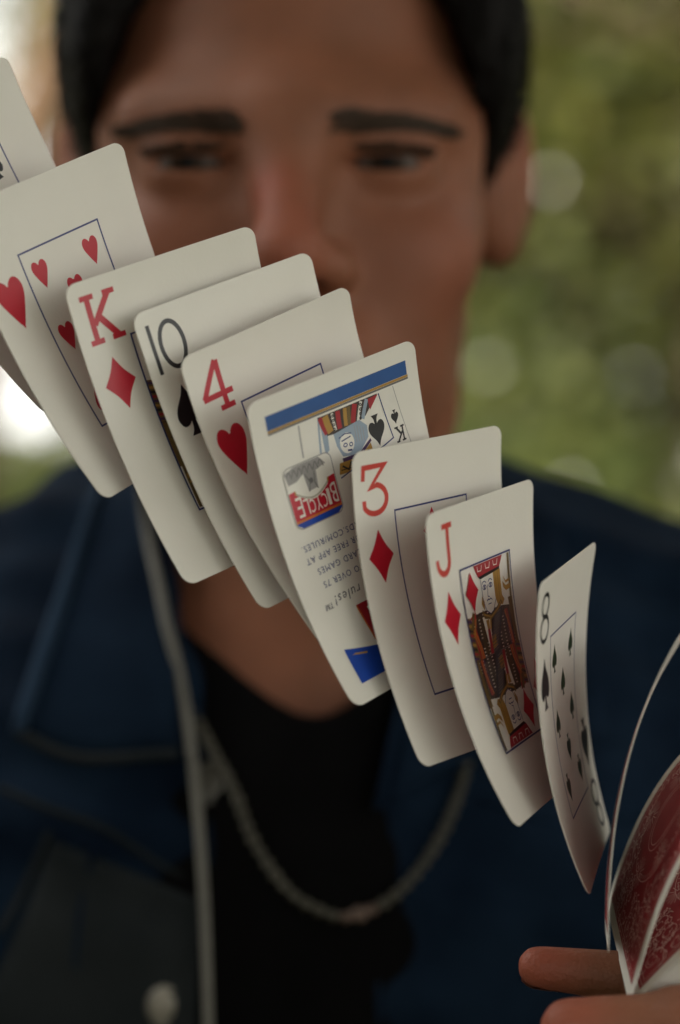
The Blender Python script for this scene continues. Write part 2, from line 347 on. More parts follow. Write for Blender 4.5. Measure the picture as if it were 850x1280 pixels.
def far_wood():
    g = np.random.default_rng(77); c = []
    for i in range(640):
        a = g.uniform(-1.3, 1.3); x = math.sin(a); y = math.cos(a); d = g.uniform(30, 42)
        t = x / y
        top = 15 if not (-.22 < t < -.085) else 1.9
        c.append((x * d, y * d, g.uniform(.3, top)))
    v, f = leaves(c, 2.2, 90, .75, 78, .9)
    c = np.array([v.reshape(-1, 4, 3).mean(1)])[0]; t = c[:, 0] / c[:, 1]
    keep = ~((t > -.2) & (t < -.1) & (c[:, 2] > 2.7)); f = f[keep]
    return obj('far_wood', v, f, M['leaf_dark'], smooth=False)
tag(far_wood(), kind='stuff')
def grass():
    g = np.random.default_rng(5); n = 26000; a = g.uniform(-.9, .9, n); d = 3 + 15 * g.random(n) ** .7
    c = np.stack([np.sin(a) * d, np.cos(a) * d, np.zeros(n)], 1); h = g.uniform(.05, .2, n); o = g.uniform(-.05, .05, (n, 2)); w_ = .006
    q = g.uniform(0, 6.28, n); e = np.stack([np.cos(q), np.sin(q), 0 * q], 1) * w_
    tip = c + np.concatenate([o, h[:, None]], 1); v = np.stack([c - e, c + e, tip], 1).reshape(-1, 3)
    return obj('grass', v, np.arange(3 * n).reshape(n, 3), M['grass'], smooth=False)
tag(grass(), kind='stuff')

# ------------------------------------------------------------------ playing cards: real 63 x 88 mm sheets, bent and posed
W2, H2, TH = 31.5, 44.0, .15                      # half width, half height, half thickness in mm
GX, GW = np.polynomial.legendre.leggauss(6)
class Bend:
    def __init__(s, p): s.r, s.c, s.k1, s.k2, s.phi = np.array(p[:3]), np.array(p[3:6]), p[6], p[7], p[8]
    def local(s, uv, h=0.):
        uv = np.asarray(uv, float); u, v = uv[:, 0], uv[:, 1]; c, n = math.cos(s.phi), math.sin(s.phi)
        q = v * c + u * n; t = u * c - v * n; x = q[:, None] * (GX + 1) / 2; th = s.k1 * x + s.k2 * x * x / 2
        A = (np.cos(th) * GW).sum(1) * q / 2; D = (np.sin(th) * GW).sum(1) * q / 2; te = s.k1 * q + s.k2 * q * q / 2
        A = A + h * np.sin(te); D = D - h * np.cos(te)
        return np.stack([t * c + A * n, D, -t * n + A * c], 1) * .001
    def matrix(s):
        a = float(np.linalg.norm(s.r)); m = Matrix.Rotation(a, 4, Vector(s.r / a))
        return Matrix.Translation(Vector((s.c[0] * .001, s.c[1] * .001, s.c[2] * .001 + CAMZ))) @ m
def flat(polys, su=6., sv=2.6, maxu=W2, maxv=H2):
    """polys: list of outlines in card mm; returns sliced 2-D mesh (verts, faces)"""
    bm = bmesh.new()
    for P in polys:
        vs = [bm.verts.new((p[0], p[1], 0)) for p in P]
        try: bm.faces.new(vs)
        except ValueError: pass
    big = [f for f in bm.faces if len(f.verts) > 4]
    if big: bmesh.ops.triangulate(bm, faces=big)
    us = [x.co.x for x in bm.verts]; vs = [x.co.y for x in bm.verts]
    for a, st, ax in ((us, su, 0), (vs, sv, 1)):
        q = math.ceil(min(a) / st) * st
        while q < max(a):
            no = (1, 0, 0) if ax == 0 else (0, 1, 0); co = (q, 0, 0) if ax == 0 else (0, q, 0)
            bmesh.ops.bisect_plane(bm, geom=bm.verts[:] + bm.edges[:] + bm.faces[:], dist=1e-5, plane_co=co, plane_no=no); q += st
    bm.verts.index_update(); v = [(x.co.x, x.co.y) for x in bm.verts]; f = [tuple(x.index for x in q.verts) for q in bm.faces]; bm.free()
    return v, f
_cardflat = None
def rrect(x0, y0, x1, y1, r, n=6):
    o = []
    for cx, cy, a0 in ((x1 - r, y1 - r, 0), (x0 + r, y1 - r, 90), (x0 + r, y0 + r, 180), (x1 - r, y0 + r, 270)):
        for i in range(n + 1): a = R(a0 + 90 * i / n); o.append((cx + r * math.cos(a), cy + r * math.sin(a)))
    return o
def card_mesh(b, su=5., sv=3.):
    # outline strip-sliced by hand so that every quad row follows the bend
    bm = bmesh.new(); vs = [bm.verts.new((p[0], p[1], 0)) for p in rrect(-W2, -H2, W2, H2, 3.6, 7)]; bm.faces.new(vs)
    for st, mx, ax in ((su, W2, 0), (sv, H2, 1)):
        q = -mx + st
        while q < mx - .2:
            no = (1, 0, 0) if ax == 0 else (0, 1, 0); co = (q, 0, 0) if ax == 0 else (0, q, 0)
            bmesh.ops.bisect_plane(bm, geom=bm.verts[:] + bm.edges[:] + bm.faces[:], dist=1e-5, plane_co=co, plane_no=no); q += st
    bm.verts.index_update(); uv = [(x.co.x, x.co.y) for x in bm.verts]; f = [tuple(x.index for x in q.verts) for q in bm.faces]
    rim = [(e.verts[0].index, e.verts[1].index) for e in bm.edges if len(e.link_faces) == 1]; bm.free(); n = len(uv)
    fr = b.local(uv, TH); bk = b.local(uv, -TH); V = np.concatenate([fr, bk, fr, bk]); F = list(f) + [tuple(i + n for i in q)[::-1] for q in f]; k = len(F)
    F += [(a + 2 * n, c + 2 * n, c + 3 * n, a + 3 * n) for a, c in rim]
    me = mesh('playing_card', V, F, [M['paper'], M['edge']], [0] * k + [1] * len(rim)); return me
def stroke(pts, wd, closed=False):
    P = [Vector(p) for p in pts]; n = len(P); L, Rr = [], []
    for i in range(n):
        a = P[i - 1] if (i or closed) else None; c = P[(i + 1) % n] if (i < n - 1 or closed) else None
        d1 = (P[i] - a).normalized() if a is not None else (c - P[i]).normalized(); d2 = (c - P[i]).normalized() if c is not None else d1
        m = (d1 + d2); m = m.normalized() if m.length > 1e-6 else d1; nn = Vector((-m.y, m.x)); k = wd / 2 / max(.45, abs(nn.dot(Vector((-d1.y, d1.x)))))
        L.append(P[i] + nn * k); Rr.append(P[i] - nn * k)
    return [[tuple(L[i]), tuple(L[(i + 1) % n]), tuple(Rr[(i + 1) % n]), tuple(Rr[i])] for i in range(n if closed else n - 1)]
def arc(cx, cy, rx, ry, a0, a1, n=18): return [(cx + rx * math.cos(R(a0 + (a1 - a0) * i / n)), cy + ry * math.sin(R(a0 + (a1 - a0) * i / n))) for i in range(n + 1)]
def flip(polys): return [[(-x, -y) for x, y in P] for P in polys]
def shift(P, x, y, s=1., rot180=False):
    k = -s if rot180 else s
    return [(x + k * a, y + k * b) for a, b in P]
HEART = [(0, -7.2)] + [(.4 + .2 * i, -7.2 + 1.3 * i) for i in range(1, 2)] + spline([(.9, -5.6), (2.9, -2.0), (4.7, 1.8), (5.0, 4.6), (3.9, 6.7), (2.2, 7.1), (.7, 6.0), (0, 4.6)], 22).tolist()
HEART = HEART + [(-x, y) for x, y in HEART[-2:0:-1]]
DIAMOND = spline([(0, 7.4), (2.2, 3.4), (5.1, 0)], 7).tolist() + spline([(5.1, 0), (2.2, -3.4), (0, -7.4)], 7).tolist()[1:] + spline([(0, -7.4), (-2.2, -3.4), (-5.1, 0)], 7).tolist()[1:] + spline([(-5.1, 0), (-2.2, 3.4), (0, 7.4)], 7).tolist()[1:-1]
_sp = spline([(0, 7.4), (1.4, 4.6), (4.1, 1.2), (4.9, -1.7), (3.7, -3.9), (1.9, -3.9), (.7, -2.9)], 22).tolist() + spline([(.7, -2.9), (1.0, -5.2), (2.2, -7.0)], 6).tolist()[1:]
SPADE = _sp + [(-x, y) for x, y in _sp[::-1][:-1]]
SUIT = {'heart': (HEART, 'red'), 'diamond': (DIAMOND, 'red'), 'spade': (SPADE, 'black')}
def glyph(ch):
    """strokes in a 10 x 14 box (mm)"""
    T = 1.75
    if ch == 'K': return [stroke(s, w_) for s, w_ in [([(0.2, 13.2), (4.6, 13.2)], 1.5), ([(2.4, 13.2), (2.4, .8)], T), ([(.2, .8), (4.6, .8)], 1.5), ([(7.6, 13.2), (11.4, 13.2)], 1.5), ([(9.4, 13.2), (3.0, 5.4)], T), ([(4.8, 7.4), (9.6, .8)], T * 1.1), ([(7.4, .8), (11.6, .8)], 1.5)]]
    if ch == '4': return [stroke(s, w_) for s, w_ in [([(7.9, 13.9), (1.1, 4.5)], T), ([(.7, 4.5), (11.4, 4.5)], 1.6), ([(8.1, 13.9), (8.1, .7)], T), ([(5.6, .7), (10.8, .7)], 1.5)]]
    if ch == '3': return [stroke([(.6, 9.6), (.9, 13.2), (9.4, 13.2), (3.5, 7.4)] + arc(5.0, 4.2, 4.9, 3.9, 100, -150, 22)[2:] + [(.7, 4.2)], 1.55)]
    if ch == 'J': return [stroke([(5.0, 13.3), (10.6, 13.3)], 1.5), stroke([(8.0, 13.3), (8.0, 4.2)] + arc(4.6, 4.0, 3.4, 3.3, 0, -180, 14)[1:] + [(1.2, 4.9)], T)]
    if ch == '1': return [stroke([(.5, 14), (.5, 0)], 1.25)]
    if ch == '0': return [stroke(arc(7.0, 7.0, 3.9, 6.4, 0, 360, 36)[:-1], 1.3, True)]
    if ch == '8': return [stroke(arc(5.2, 10.4, 3.6, 3.1, 0, 360, 30)[:-1], 1.2, True), stroke(arc(5.2, 3.8, 4.4, 3.4, 0, 360, 30)[:-1], 1.2, True)]
    if ch == '7': return [stroke([(.8, 10.6), (.8, 13.2), (9.6, 13.2), (4.0, 0)], T)]
    if ch == '9': return [stroke(arc(5.2, 9.8, 4.2, 3.8, 0, 360, 30)[:-1], 1.3, True), stroke([(9.4, 9.8), (8.4, 4.6), (5.0, .2)], 1.3)]
    return []
def text_polys(s, size, x, y, rot180=True, align='RIGHT', shear=0.):
    cu = bpy.data.curves.new('txt', 'FONT'); cu.body = s; cu.size = size; cu.align_x = align; cu.resolution_u = 2; cu.space_character = 1.18; cu.shear = shear
    o = bpy.data.objects.new('txt', cu); COL.objects.link(o); dg = bpy.context.evaluated_depsgraph_get(); me = bpy.data.meshes.new_from_object(o.evaluated_get(dg))
    k = -1 if rot180 else 1; out = [[(x + k * me.vertices[i].co.x, y + k * me.vertices[i].co.y) for i in p.vertices] for p in me.polygons]
    bpy.data.objects.remove(o); bpy.data.curves.remove(cu); bpy.data.meshes.remove(me); return out
class Printer:
    def __init__(s, b, parent): s.b, s.o, s.n = b, parent, 0
    def put(s, name, items, side=1, base=.03, su=6., sv=2.6):
        """items: list of (ink, [polys]) laid one above another; one child mesh"""
        V, F, mats, mi = [], [], [], []
        for inkname, polys in items:
            v, f = flat(polys, su, sv)
            if not f: continue
            h = side * (TH + base + .002 * s.n); s.n += 1
            o = len(V); V += s.b.local(v, h).tolist(); F += [tuple(i + o for i in q) for q in f]
            m = M[inkname]
            if m not in mats: mats.append(m)
            mi += [mats.index(m)] * len(f)
        return obj(name, V, F, mats, s.o, mi, smooth=False)
FX, FY = 15.4, 26.0
def index_corner(pr, chars, suit, inkname):
    for rot in (False, True):
        items = []; dx = 0
        for ch in chars:
            for st in glyph(ch): items.append((inkname, [shift(P, -28.2 + dx, 26.0) for P in st] if not rot else flip([shift(P, -28.2 + dx, 26.0) for P in st])))
        pr.n = 2; pr.put('index_number' if chars[0].isdigit() else 'index_letter', items)
        P, c = SUIT[suit]; q = [shift(P, -23.0, 14.4)]; pr.n = 4; pr.put('suit_pip', [(c if suit != 'spade' else 'black', q if not rot else flip(q))])
def border(pr, x=FX, y=FY, n=0): pr.n = n; pr.put('border_line', [('navy', stroke([(-x, -y), (x, -y), (x, y), (-x, y)], .5, True))])
PIPS = {3: [(0, 18.5), (0, 0), (0, -18.5)], 4: [(-10, 18.5), (10, 18.5), (-10, -18.5), (10, -18.5)], 7: [(-10, 18.5), (10, 18.5), (-10, 0), (10, 0), (-10, -18.5), (10, -18.5), (0, 10.5)],
        8: [(-10.3, 18.5), (10, 18.5), (-10.3, 0), (10, 0), (-10, -18.5), (10, -18.5), (0, 9.6), (0, -9.6)], 9: [(-10, 19), (10, 19), (-10, 6.5), (10, 6.5), (-10, -6.5), (10, -6.5), (-10, -19), (10, -19), (0, 0)],
        10: [(-10, 19), (10, 19), (-10, 6.5), (10, 6.5), (-10, -6.5), (10, -6.5), (-10, -19), (10, -19), (0, 13), (0, -13)]}
def pips(pr, n, suit, sc=.56, ci=None):
    P, c = SUIT[suit]; c = ci or c
    for (x, y) in PIPS[n]: pr.n = 3; pr.put('suit_pip', [(c, [shift(P, x, y, sc, y < -1 or (y == 0 and n == 8 and False))])])
def spiral(cx, cy, r0, turns, sgn, a0, n=26): return [(cx + r0 * (1 - i / n * .85) * math.cos(a0 + sgn * turns * 6.283 * i / n), cy + r0 * (1 - i / n * .85) * math.sin(a0 + sgn * turns * 6.283 * i / n)) for i in range(n)]
def back_print(pr, fine=True):
    x, y = W2 - 4.3, H2 - 4.3; pr.n = 0
    pr.put('back_panel', [('back_red', [[(-x, -y), (x, -y), (x, y), (-x, y)]])], -1, .03, 5., 3.)
    if not fine: return
    L = []; g = random.Random(11)
    half = []
    for k in (1.0, 2.2): half.append((stroke([(-x + k, -y + k), (x - k, -y + k), (x - k, y - k), (-x + k, y - k)], .22, True)))
    def sym(P, wd):
        for sx in (1, -1):
            for sy in (1, -1): L.append(stroke([(sx * a, sy * c) for a, c in P], wd))
    for cx, cy, r0 in ((20, 33, 4.5), (12, 34.5, 3.6), (22, 24, 3.6), (5.5, 35, 3.0), (21.5, 14, 4.0), (22.5, 5, 3.4), (14.5, 26, 4.2), (7, 27.5, 3.4), (16, 17, 3.2)):
        sym(spiral(cx, cy, r0, 1.4, g.choice((1, -1)), g.uniform(0, 6.28)), .26)
        for q in range(5): a = g.uniform(0, 6.28); sym([(cx + r0 * math.cos(a), cy + r0 * math.sin(a)), (cx + (r0 + 1.2) * math.cos(a + .3), cy + (r0 + 1.2) * math.sin(a + .3)), (cx + (r0 + 1.5) * math.cos(a + .7), cy + (r0 + 1.5) * math.sin(a + .7))], .35)
    for q in range(70):
        px, py = g.uniform(2, x - 3.5), g.uniform(23, y - 3.5); a = g.uniform(0, 6.28); sym([(px, py), (px + .9 * math.cos(a), py + .9 * math.sin(a)), (px + 1.5 * math.cos(a + .7), py + 1.5 * math.sin(a + .7))], .3)
    for cx, cy in ((0, 19), (0, -19), (13.5, 7), (-13.5, 7), (13.5, -7), (-13.5, -7)):
        for q in range(16): a = q * 6.283 / 16 + .1; L.append(stroke([(cx + 1.1 * math.cos(a), cy + 1.1 * math.sin(a)), (cx + 4.6 * math.cos(a), cy + 4.6 * math.sin(a))], .24))
    for rx, ry in ((9, 11.5), (7.4, 9.8), (19, 20)): L.append(stroke(arc(0, 0, rx, ry, 0, 360, 48)[:-1], .25, True))
    for q in range(56): a = q * 6.283 / 56; L.append(stroke([(17.4 * math.cos(a), 18.2 * math.sin(a)), (18.3 * math.cos(a + .03), 19.2 * math.sin(a + .03))], .35))
    pr.n = 2; pr.put('back_scroll', [('back_white', sum(half, []))] + [('back_white', s_) for s_ in L], -1, .05, 8., 4.)
def new_card(key, label, group=None, cat='playing card', fine=False):
    b = Bend(POSE[key]); o = link(bpy.data.objects.new('playing_card', card_mesh(b))); o.matrix_world = b.matrix()
    tag(o, label, cat, group); pr = Printer(b, o); back_print(pr, fine); return o, pr
POSE = {'jack': [-0.05159, -0.23755, 1.0748, 43.65664, 665.01995, -38.79889, -0.00654, 3e-05, 0.3325], 'three': [-0.07649, -0.20066, 0.8283, 28.98709, 669.46904, -22.84737, -0.0065, -3e-05, 0.11968], 'info': [0.03334, -0.35043, 0.73308, 7.0184, 662.14577, -2.96949, -0.00678, 2e-05, 0.19829], 'four': [-0.09115, -0.45289, 0.70547, -6.88765, 668.27511, 12.16786, -0.0078, -8e-05, 0.19898], 'ten': [-0.01128, -0.38003, 0.69894, -20.08521, 670.73672, 22.32998, -0.00581, 4e-05, 0.51472], 'king': [-0.01431, -0.36775, 0.65335, -38.11963, 666.67402, 29.34072, -0.00663, -1e-05, 0.33974], 'seven': [-0.00554, -0.46331, 0.82487, -69.05686, 667.40967, 52.40216, -0.00646, 0.0, 0.44472], 'eight': [0.06561, -0.19092, 1.27671, 63.14008, 672.41207, -56.83722, -0.00627, 3e-05, 0.28351], 'left': [0.08206, -0.61955, 0.909, -94.34193, 676.92416, 76.66928, -0.00573, 5e-05, 0.5303], 'thin': [0.11647, 0.22686, 1.44016, 78.25093, 664.9536, -75.50251, -0.00672, -6e-05, 0.06618], 'red': [0.60007, 0.1826, 1.53159, 91.13801, 655.72956, -83.18236, -0.01169, -0.00023, 0.17423]}
FLY = 'cards flying through the air in a row'
for key, n, suit, label in [('left', 9, 'spade', 'cut off card at the upper left edge behind the seven of hearts'), ('seven', 7, 'heart', 'seven of hearts flying in front of the left cheek'),
                            ('ten', 10, 'spade', 'ten of spades with thin black number, between the king and the four'), ('four', 4, 'heart', 'four of hearts with red number 4 in front of the mouth'),
                            ('three', 3, 'diamond', 'three of diamonds with orange red number 3, over the blue banded card'), ('eight', 8, 'spade', 'eight of spades turned nearly sideways, last flying card on the right')]:
    o, pr = new_card(key, label, FLY); border(pr); index_corner(pr, str(n), suit, 'black' if suit == 'spade' else ('orange_red' if key == 'three' else 'red')); pips(pr, n, suit, .84 if n == 3 else .56, 'black_green_sheen' if key == 'eight' else None)

# court cards: half a figure, repeated upside down
def court(pr, suit, king=False):
    it = []; A = lambda c, *polys: it.append((c, list(polys)))
    P, c = SUIT[suit]
    A('white', [(-FX + .4, 0), (FX - .4, 0), (FX - .4, FY - .4), (-FX + .4, FY - .4)])
    # robe
    A('brown', [(-8.5, 12.5), (8, 11.6), (15, 10.5), (15, -.2), (-15, .2), (-15, 9.5), (-12, 11)])
    A('olive', [(-15, 12.5), (-12.6, 12), (-11, 0), (-15, 0)], [(12.4, 13), (15, 13), (15, 0), (13.2, 0)])
    A('crimson', [(-12.2, 9), (-10.2, 9), (-8.2, 0), (-11.2, 0)], [(9.4, 10.2), (11, 10.2), (12.4, 0), (10.6, 0)])
    A('warm_orange', *stroke(spline([(-11.6, 8.5), (-9.4, 4), (-8.6, 0)], 8).tolist(), .8)); A('gold', *stroke(spline([(-12.4, 8), (-10.3, 3.6), (-9.7, 0)], 8).tolist(), .5))
    A('warm_orange', *stroke(spline([(9.2, 10), (10.8, 5), (11.6, 0)], 8).tolist(), .7)); A('purple', *stroke(spline([(8.0, 9.6), (9.4, 4.6), (10.0, 0)], 8).tolist(), .7))
    for k in range(9): A(('purple', 'gold', 'black', 'crimson')[k % 4], [(-15, 12 - k * 1.3), (-12.2, 11.4 - k * 1.3), (-12.2, 10.6 - k * 1.3), (-15, 11.3 - k * 1.3)])
    for k in range(12): A('tan', *stroke([(2.6 + k * .9, 11.2), (5.2 + k * .55, 1.0)], .12)); A('olive', *stroke([(-8.6 + k * .5, 11.4), (-7.0 + k * .35, .6)], .14))
    # tunic with hatching
    A('slate', [(3.2, 11.8), (8.2, 11.6), (1.8, -.2), (-4.6, .2)])
    for k in range(15): y = 10.8 - k * .75; A('tan' if k % 2 else 'grey', *stroke([(3.2 - (10.8 - y) * .62, y), (6.9 - (10.8 - y) * .55, y + .7)], .14))
    A('gold', *[q for i in range(4) for q in stroke([(-2.4 + i * 1.0, 4.8), (-3.6 + i * 1.0, 1.2)], .45)]); A('gold', *[q for i in range(4) for q in stroke([(-3.9, 1.6 + i * .9), (1.1, 2.0 + i * .9)], .3)])
    A('olive', *[q for i in range(3) for q in stroke([(-3.4, 1.9 + i * 1.1), (.9, 2.5 + i * 1.1)], .2)])
    A('white', [(-5.5, 10.8), (-.4, 10.8), (-2.2, 3.0), (-4.0, 1.4)]); A('crimson', [(-3.4, 7.2), (-1.8, 7.2), (-2.4, .2), (-4.2, .2)]); A('gold', [(-3.6, 9.6), (-1.6, 9.6), (-2.0, 7.0), (-3.3, 7.0)])
    A('crimson', [(-13, 12), (-9, 13.2), (-10, 8.8)]); A('olive', *stroke([(-10.4, 13), (-12.8, 8.6)], 1.5)); A('gold', *stroke([(-9.6, 11.2), (-12.4, 6.6)], .6))
    # head
    A('white', [(-3.6, 21.6), (4.6, 21.9), (4.6, 14.2), (2.0, 11.2), (.2, 10.7), (-2.2, 12.2), (-3.4, 15.2)])
    A('gold', [(4.4, 22.2), (8.9, 22.0), (8.7, 14.5), (9.9, 13.0), (8.4, 11.8), (5.2, 12.6), (4.4, 14.6)]); A('olive', *stroke([(5.6, 21.8), (5.6, 13.2)], .2), *stroke([(7.2, 21.8), (7.2, 13)], .2))
    A('gold', [(-3.6, 16.4), (-4.6, 14.4), (-3.4, 12.4), (-2.6, 14.6)])
    A('olive', [(-5.2, 12.2), (-4.2, 10.2), (.2, 9.2), (5.0, 10.6), (8.2, 12.6), (7.4, 13.4), (4.2, 11.8), (.2, 10.6), (-3.2, 11.2), (-4.6, 12.8)]); A('gold', *stroke([(-4.2, 11.4), (.2, 9.9), (4.6, 11.2), (7.4, 12.8)], .45)); A('gold', *stroke([(-.6, 9.8), (-1.4, 6.8)], .9))
    A('black', [(-5.0, 22.2), (8.9, 23.0), (8.6, 22.0), (4, 21.6), (-3.6, 21.2)])
    A('crimson', [(-7.0, 25.5), (10.9, 25.5), (8.8, 22.7), (2, 22.4), (-4.8, 22.0)])
    for cx in (-3.2, 1.8, 6.6): A('white', *stroke([(cx - 1.6, 25.0), (cx - 1.4, 23.6), (cx + .6, 23.5), (cx + 1.2, 25.0)], .28))
    # face
    for ex in (-1.6, 2.2):
        A('navy', *stroke(arc(ex, 18.6, 1.05, .62, 0, 360, 12)[:-1], .26, True)); A('navy', *stroke(arc(ex, 18.6, .3, .3, 0, 360, 8)[:-1], .3, True)); A('navy', *stroke(arc(ex, 19.0, 1.4, 1.3, 150, 30, 6), .26))
    A('navy', *stroke([(.4, 19), (-.2, 15.8), (.9, 15.5)], .24)); A('navy', *stroke([(-1.2, 14.6), (-.2, 15.0), (.4, 14.7), (1.3, 15.0), (2.2, 14.4)], .3)); A('navy', *stroke([(-.6, 13.6), (1.4, 13.6)], .26)); A('navy', *stroke([(-3.5, 21), (-3.3, 15), (-2.2, 12.2), (.2, 10.8), (2.2, 11.4), (4.5, 14.2)], .22))
    # horn and staff
    A('olive', *stroke([(14.4, 25.4), (14.0, 12)], 1.0)); A('gold', [(9.6, 18.2), (11.6, 16.6), (14.4, 16.8), (14.2, 15.4), (11.4, 15.2), (9.9, 16.4)], [(10.2, 19.6), (11.8, 18.0), (14.3, 18.2), (14.3, 17.6), (11.6, 17.3)])
    pr.n = 1; pr.put('court_figure', it + [(a, flip(q)) for a, q in it], base=.02, su=3., sv=1.)
    for r_ in (False, True):
        q = [shift(P, -9.8, 18.8, .76 if suit == 'diamond' else .6)]; pr.n = 170; pr.put('suit_pip', [(c, q if not r_ else flip(q))])
for key, ch, lab in [('king', 'K', 'king of diamonds with big red K, between the seven and the ten'), ('jack', 'J', 'jack of diamonds showing its full court figure, second flying card from the right')]:
    o, pr = new_card(key, lab, FLY); index_corner(pr, ch, 'diamond', 'red' if ch == 'K' else 'orange_red'); court(pr, 'diamond'); border(pr, n=180)

# the advertising card, printed upside down
o, pr = new_card('info', 'advertising card with blue band, red logo and upside down text beside the three', FLY)
pr.n = 0
pr.put('blue_band', [('blue', [[(-26, 34.8), (27.2, 34.8), (27.2, 38.9), (-26, 38.9)]]), ('gold', [[(-26, 34.1), (27.4, 34.1), (27.4, 34.75), (-26, 34.75)]]), ('dark_grey', [[(-26, 33.5), (27.4, 33.5), (27.4, 34.05), (-26, 34.05)]])])
it = []; A = lambda c, *p: it.append((c, list(p)))
A('grey', *stroke([(21.2, 33.2), (24.3, 16), (27, 2)], .22)); A('grey', *stroke([(-15.0, 33), (-15.6, 24)], .5)); A('pale_blue', *stroke([(-7.6, 33), (-9.2, 23)], .7)); A('pale_blue', [(-7.4, 33.2), (-4.4, 30), (-4.6, 24), (-7.6, 22)])
A('white', [(-4.8, 33), (20.8, 33), (23.6, 16), (20, 2), (-8, 2), (-6, 22)])
A('brown', [(-8.0, 32.9), (15.0, 32.9), (9.5, 28.2), (2.0, 26.4), (-5.6, 27.0)])
for q, (c, xa, xb, wd) in enumerate([('crimson', -7.2, -5.6, 1.6), ('gold', -5.2, -4.1, 2.2), ('white', -2.6, -2.2, .9), ('crimson', -.4, -.6, 1.7), ('gold', 2.4, 1.8, 1.4), ('olive', 3.9, 3.2, 1.2), ('crimson', 6.2, 4.4, 1.8), ('white', 8.6, 6.4, 1.0), ('pale_blue', 10.8, 8.2, 1.3)]):
    A(c, *stroke([(xa, 32.6), ((xa + xb) / 2 - .1, 30.0), (xb, 27.6)], wd))
for xa in (-2.5, 8.2):
    A('black', *[p for k in range(4) for p in stroke(arc(xa - k * .25 * (1 if xa > 0 else .2), 31.8 - k * 1.25, .34, .34, 0, 360, 8)[:-1], .28, True)])
A('crimson', [(11.2, 32.4), (15.2, 32.7), (11.4, 29.2)])
A('pale_blue', [(-3.4, 26.8), (1.0, 27.2), (6.8, 27.8), (9.3, 25.4), (9.0, 22.2), (4.4, 18.6), (-1.6, 19.8), (-3.0, 23.2)])
A('white', arc(.9, 23.0, 2.7, 2.9, 0, 360, 20)[:-1]); A('navy', *stroke(arc(.1, 22.6, .7, .5, 0, 360, 8)[:-1], .3, True), *stroke(arc(2.2, 22.2, .6, .5, 0, 360, 8)[:-1], .3, True), *stroke([(-1.0, 24.0), (2.6, 24.4)], .35), *stroke([(.6, 20.9), (2.2, 20.6)], .5), *stroke([(-1.8, 25.1), (.6, 25.7), (3, 25.2)], .3))
A('grey', *[p for k in range(4) for p in stroke([(4.6 + k, 27 - .5 * k), (4.4 + k, 22 - .1 * k)], .22)])
A('purple', [(-2.0, 19.4), (4.6, 19.0), (9.6, 21.6), (9.8, 20.8), (4.8, 17.8), (-2.0, 18.2)]); A('gold', [(-3.4, 18.4), (4.8, 17.9), (9.4, 20.4), (9.6, 18.0), (4, 14.6), (-4.4, 15.4)]); A('black', *stroke([(-2.6, 17.4), (-.6, 15.8), (.8, 17.6), (2.2, 15.6), (3.6, 17.2)], .55), *stroke([(-3.4, 16.4), (4.4, 15.6)], .25), *stroke([(5.6, 18.2), (7.4, 17.4), (8.2, 18.8)], .6))
A('navy', *stroke([(15.4, 32.8), (18.1, 19.0), (14.2, 18.0), (-4.2, 14.4)], .38))
A('black', shift(SPADE, 12.6, 23.0, .63, True)); A('black', shift(SPADE, 20.1, 24.5, .29, True))
for s_ in glyph('K'): A('black', *[shift(P_, 22.9, 21.6, .33, True) for P_ in s_])
pr.put('king_picture', it, base=.03, su=3., sv=1.)
pr.n = 60; it = []
A('grey', rrect(-24.3, 5.7, -6.0, 23.2, 2.4)); A('white', rrect(-24.0, 6.0, -6.3, 22.9, 2.2))
A('grey', [(-23.8, 21.8), (-20, 22.8), (-10.6, 22.8), (-8.6, 20.4), (-12.6, 19.6), (-17.2, 20.0), (-20, 18.6), (-23.2, 18.4)], [(-17.2, 20.2), (-12.4, 20.0), (-13.0, 15.0), (-16.6, 14.8)], arc(-21.6, 20.4, 1.9, 1.7, 0, 360, 14)[:-1])
A('dark_grey', *[p for k in range(7) for p in stroke(spline([(-23.2 + 2.0 * k, 20.8 - .3 * (k % 3)), (-22.2 + 2.0 * k, 22.0), (-21.4 + 2.0 * k, 19.8)], 6).tolist(), .26)], *stroke([(-16.6, 19.6), (-15.4, 17.0), (-16.4, 14.6)], .3), *stroke([(-13.2, 19.4), (-13.8, 16.6), (-13.0, 14.6)], .3)); A('dark_grey', arc(-14.9, 17.4, .8, .8, 0, 360, 10)[:-1])
A('red', [(-23.9, 8.2), (-6.4, 8.2), (-6.4, 16.6), (-9.2, 16.4)] + [(-9.4 - 11.6 * i / 10, 14.8 - 2.4 * math.sin(math.pi * i / 10)) for i in range(11)] + [(-21.6, 16.4), (-23.9, 16.2)]); A('tan', *stroke([(-9.2 - 12.2 * i / 10, 15.4 - 2.5 * math.sin(math.pi * i / 10)) for i in range(11)], .5)); A('gold', *stroke([(-9.2, 15.2), (-9.0, 16.4)], .5), *stroke([(-21.4, 15.2), (-21.6, 16.4)], .5))
A('warm_orange', [(-23.9, 7.6), (-6.4, 7.6), (-6.4, 8.3), (-23.9, 8.3)]); A('deep_blue', [(-22.0, 6.0), (-8.4, 6.0), (-6.7, 7.0), (-6.4, 7.6), (-23.9, 7.6), (-23.6, 7.0)])
xq = -7.0                                  # letters of the wordmark, tall at the two ends
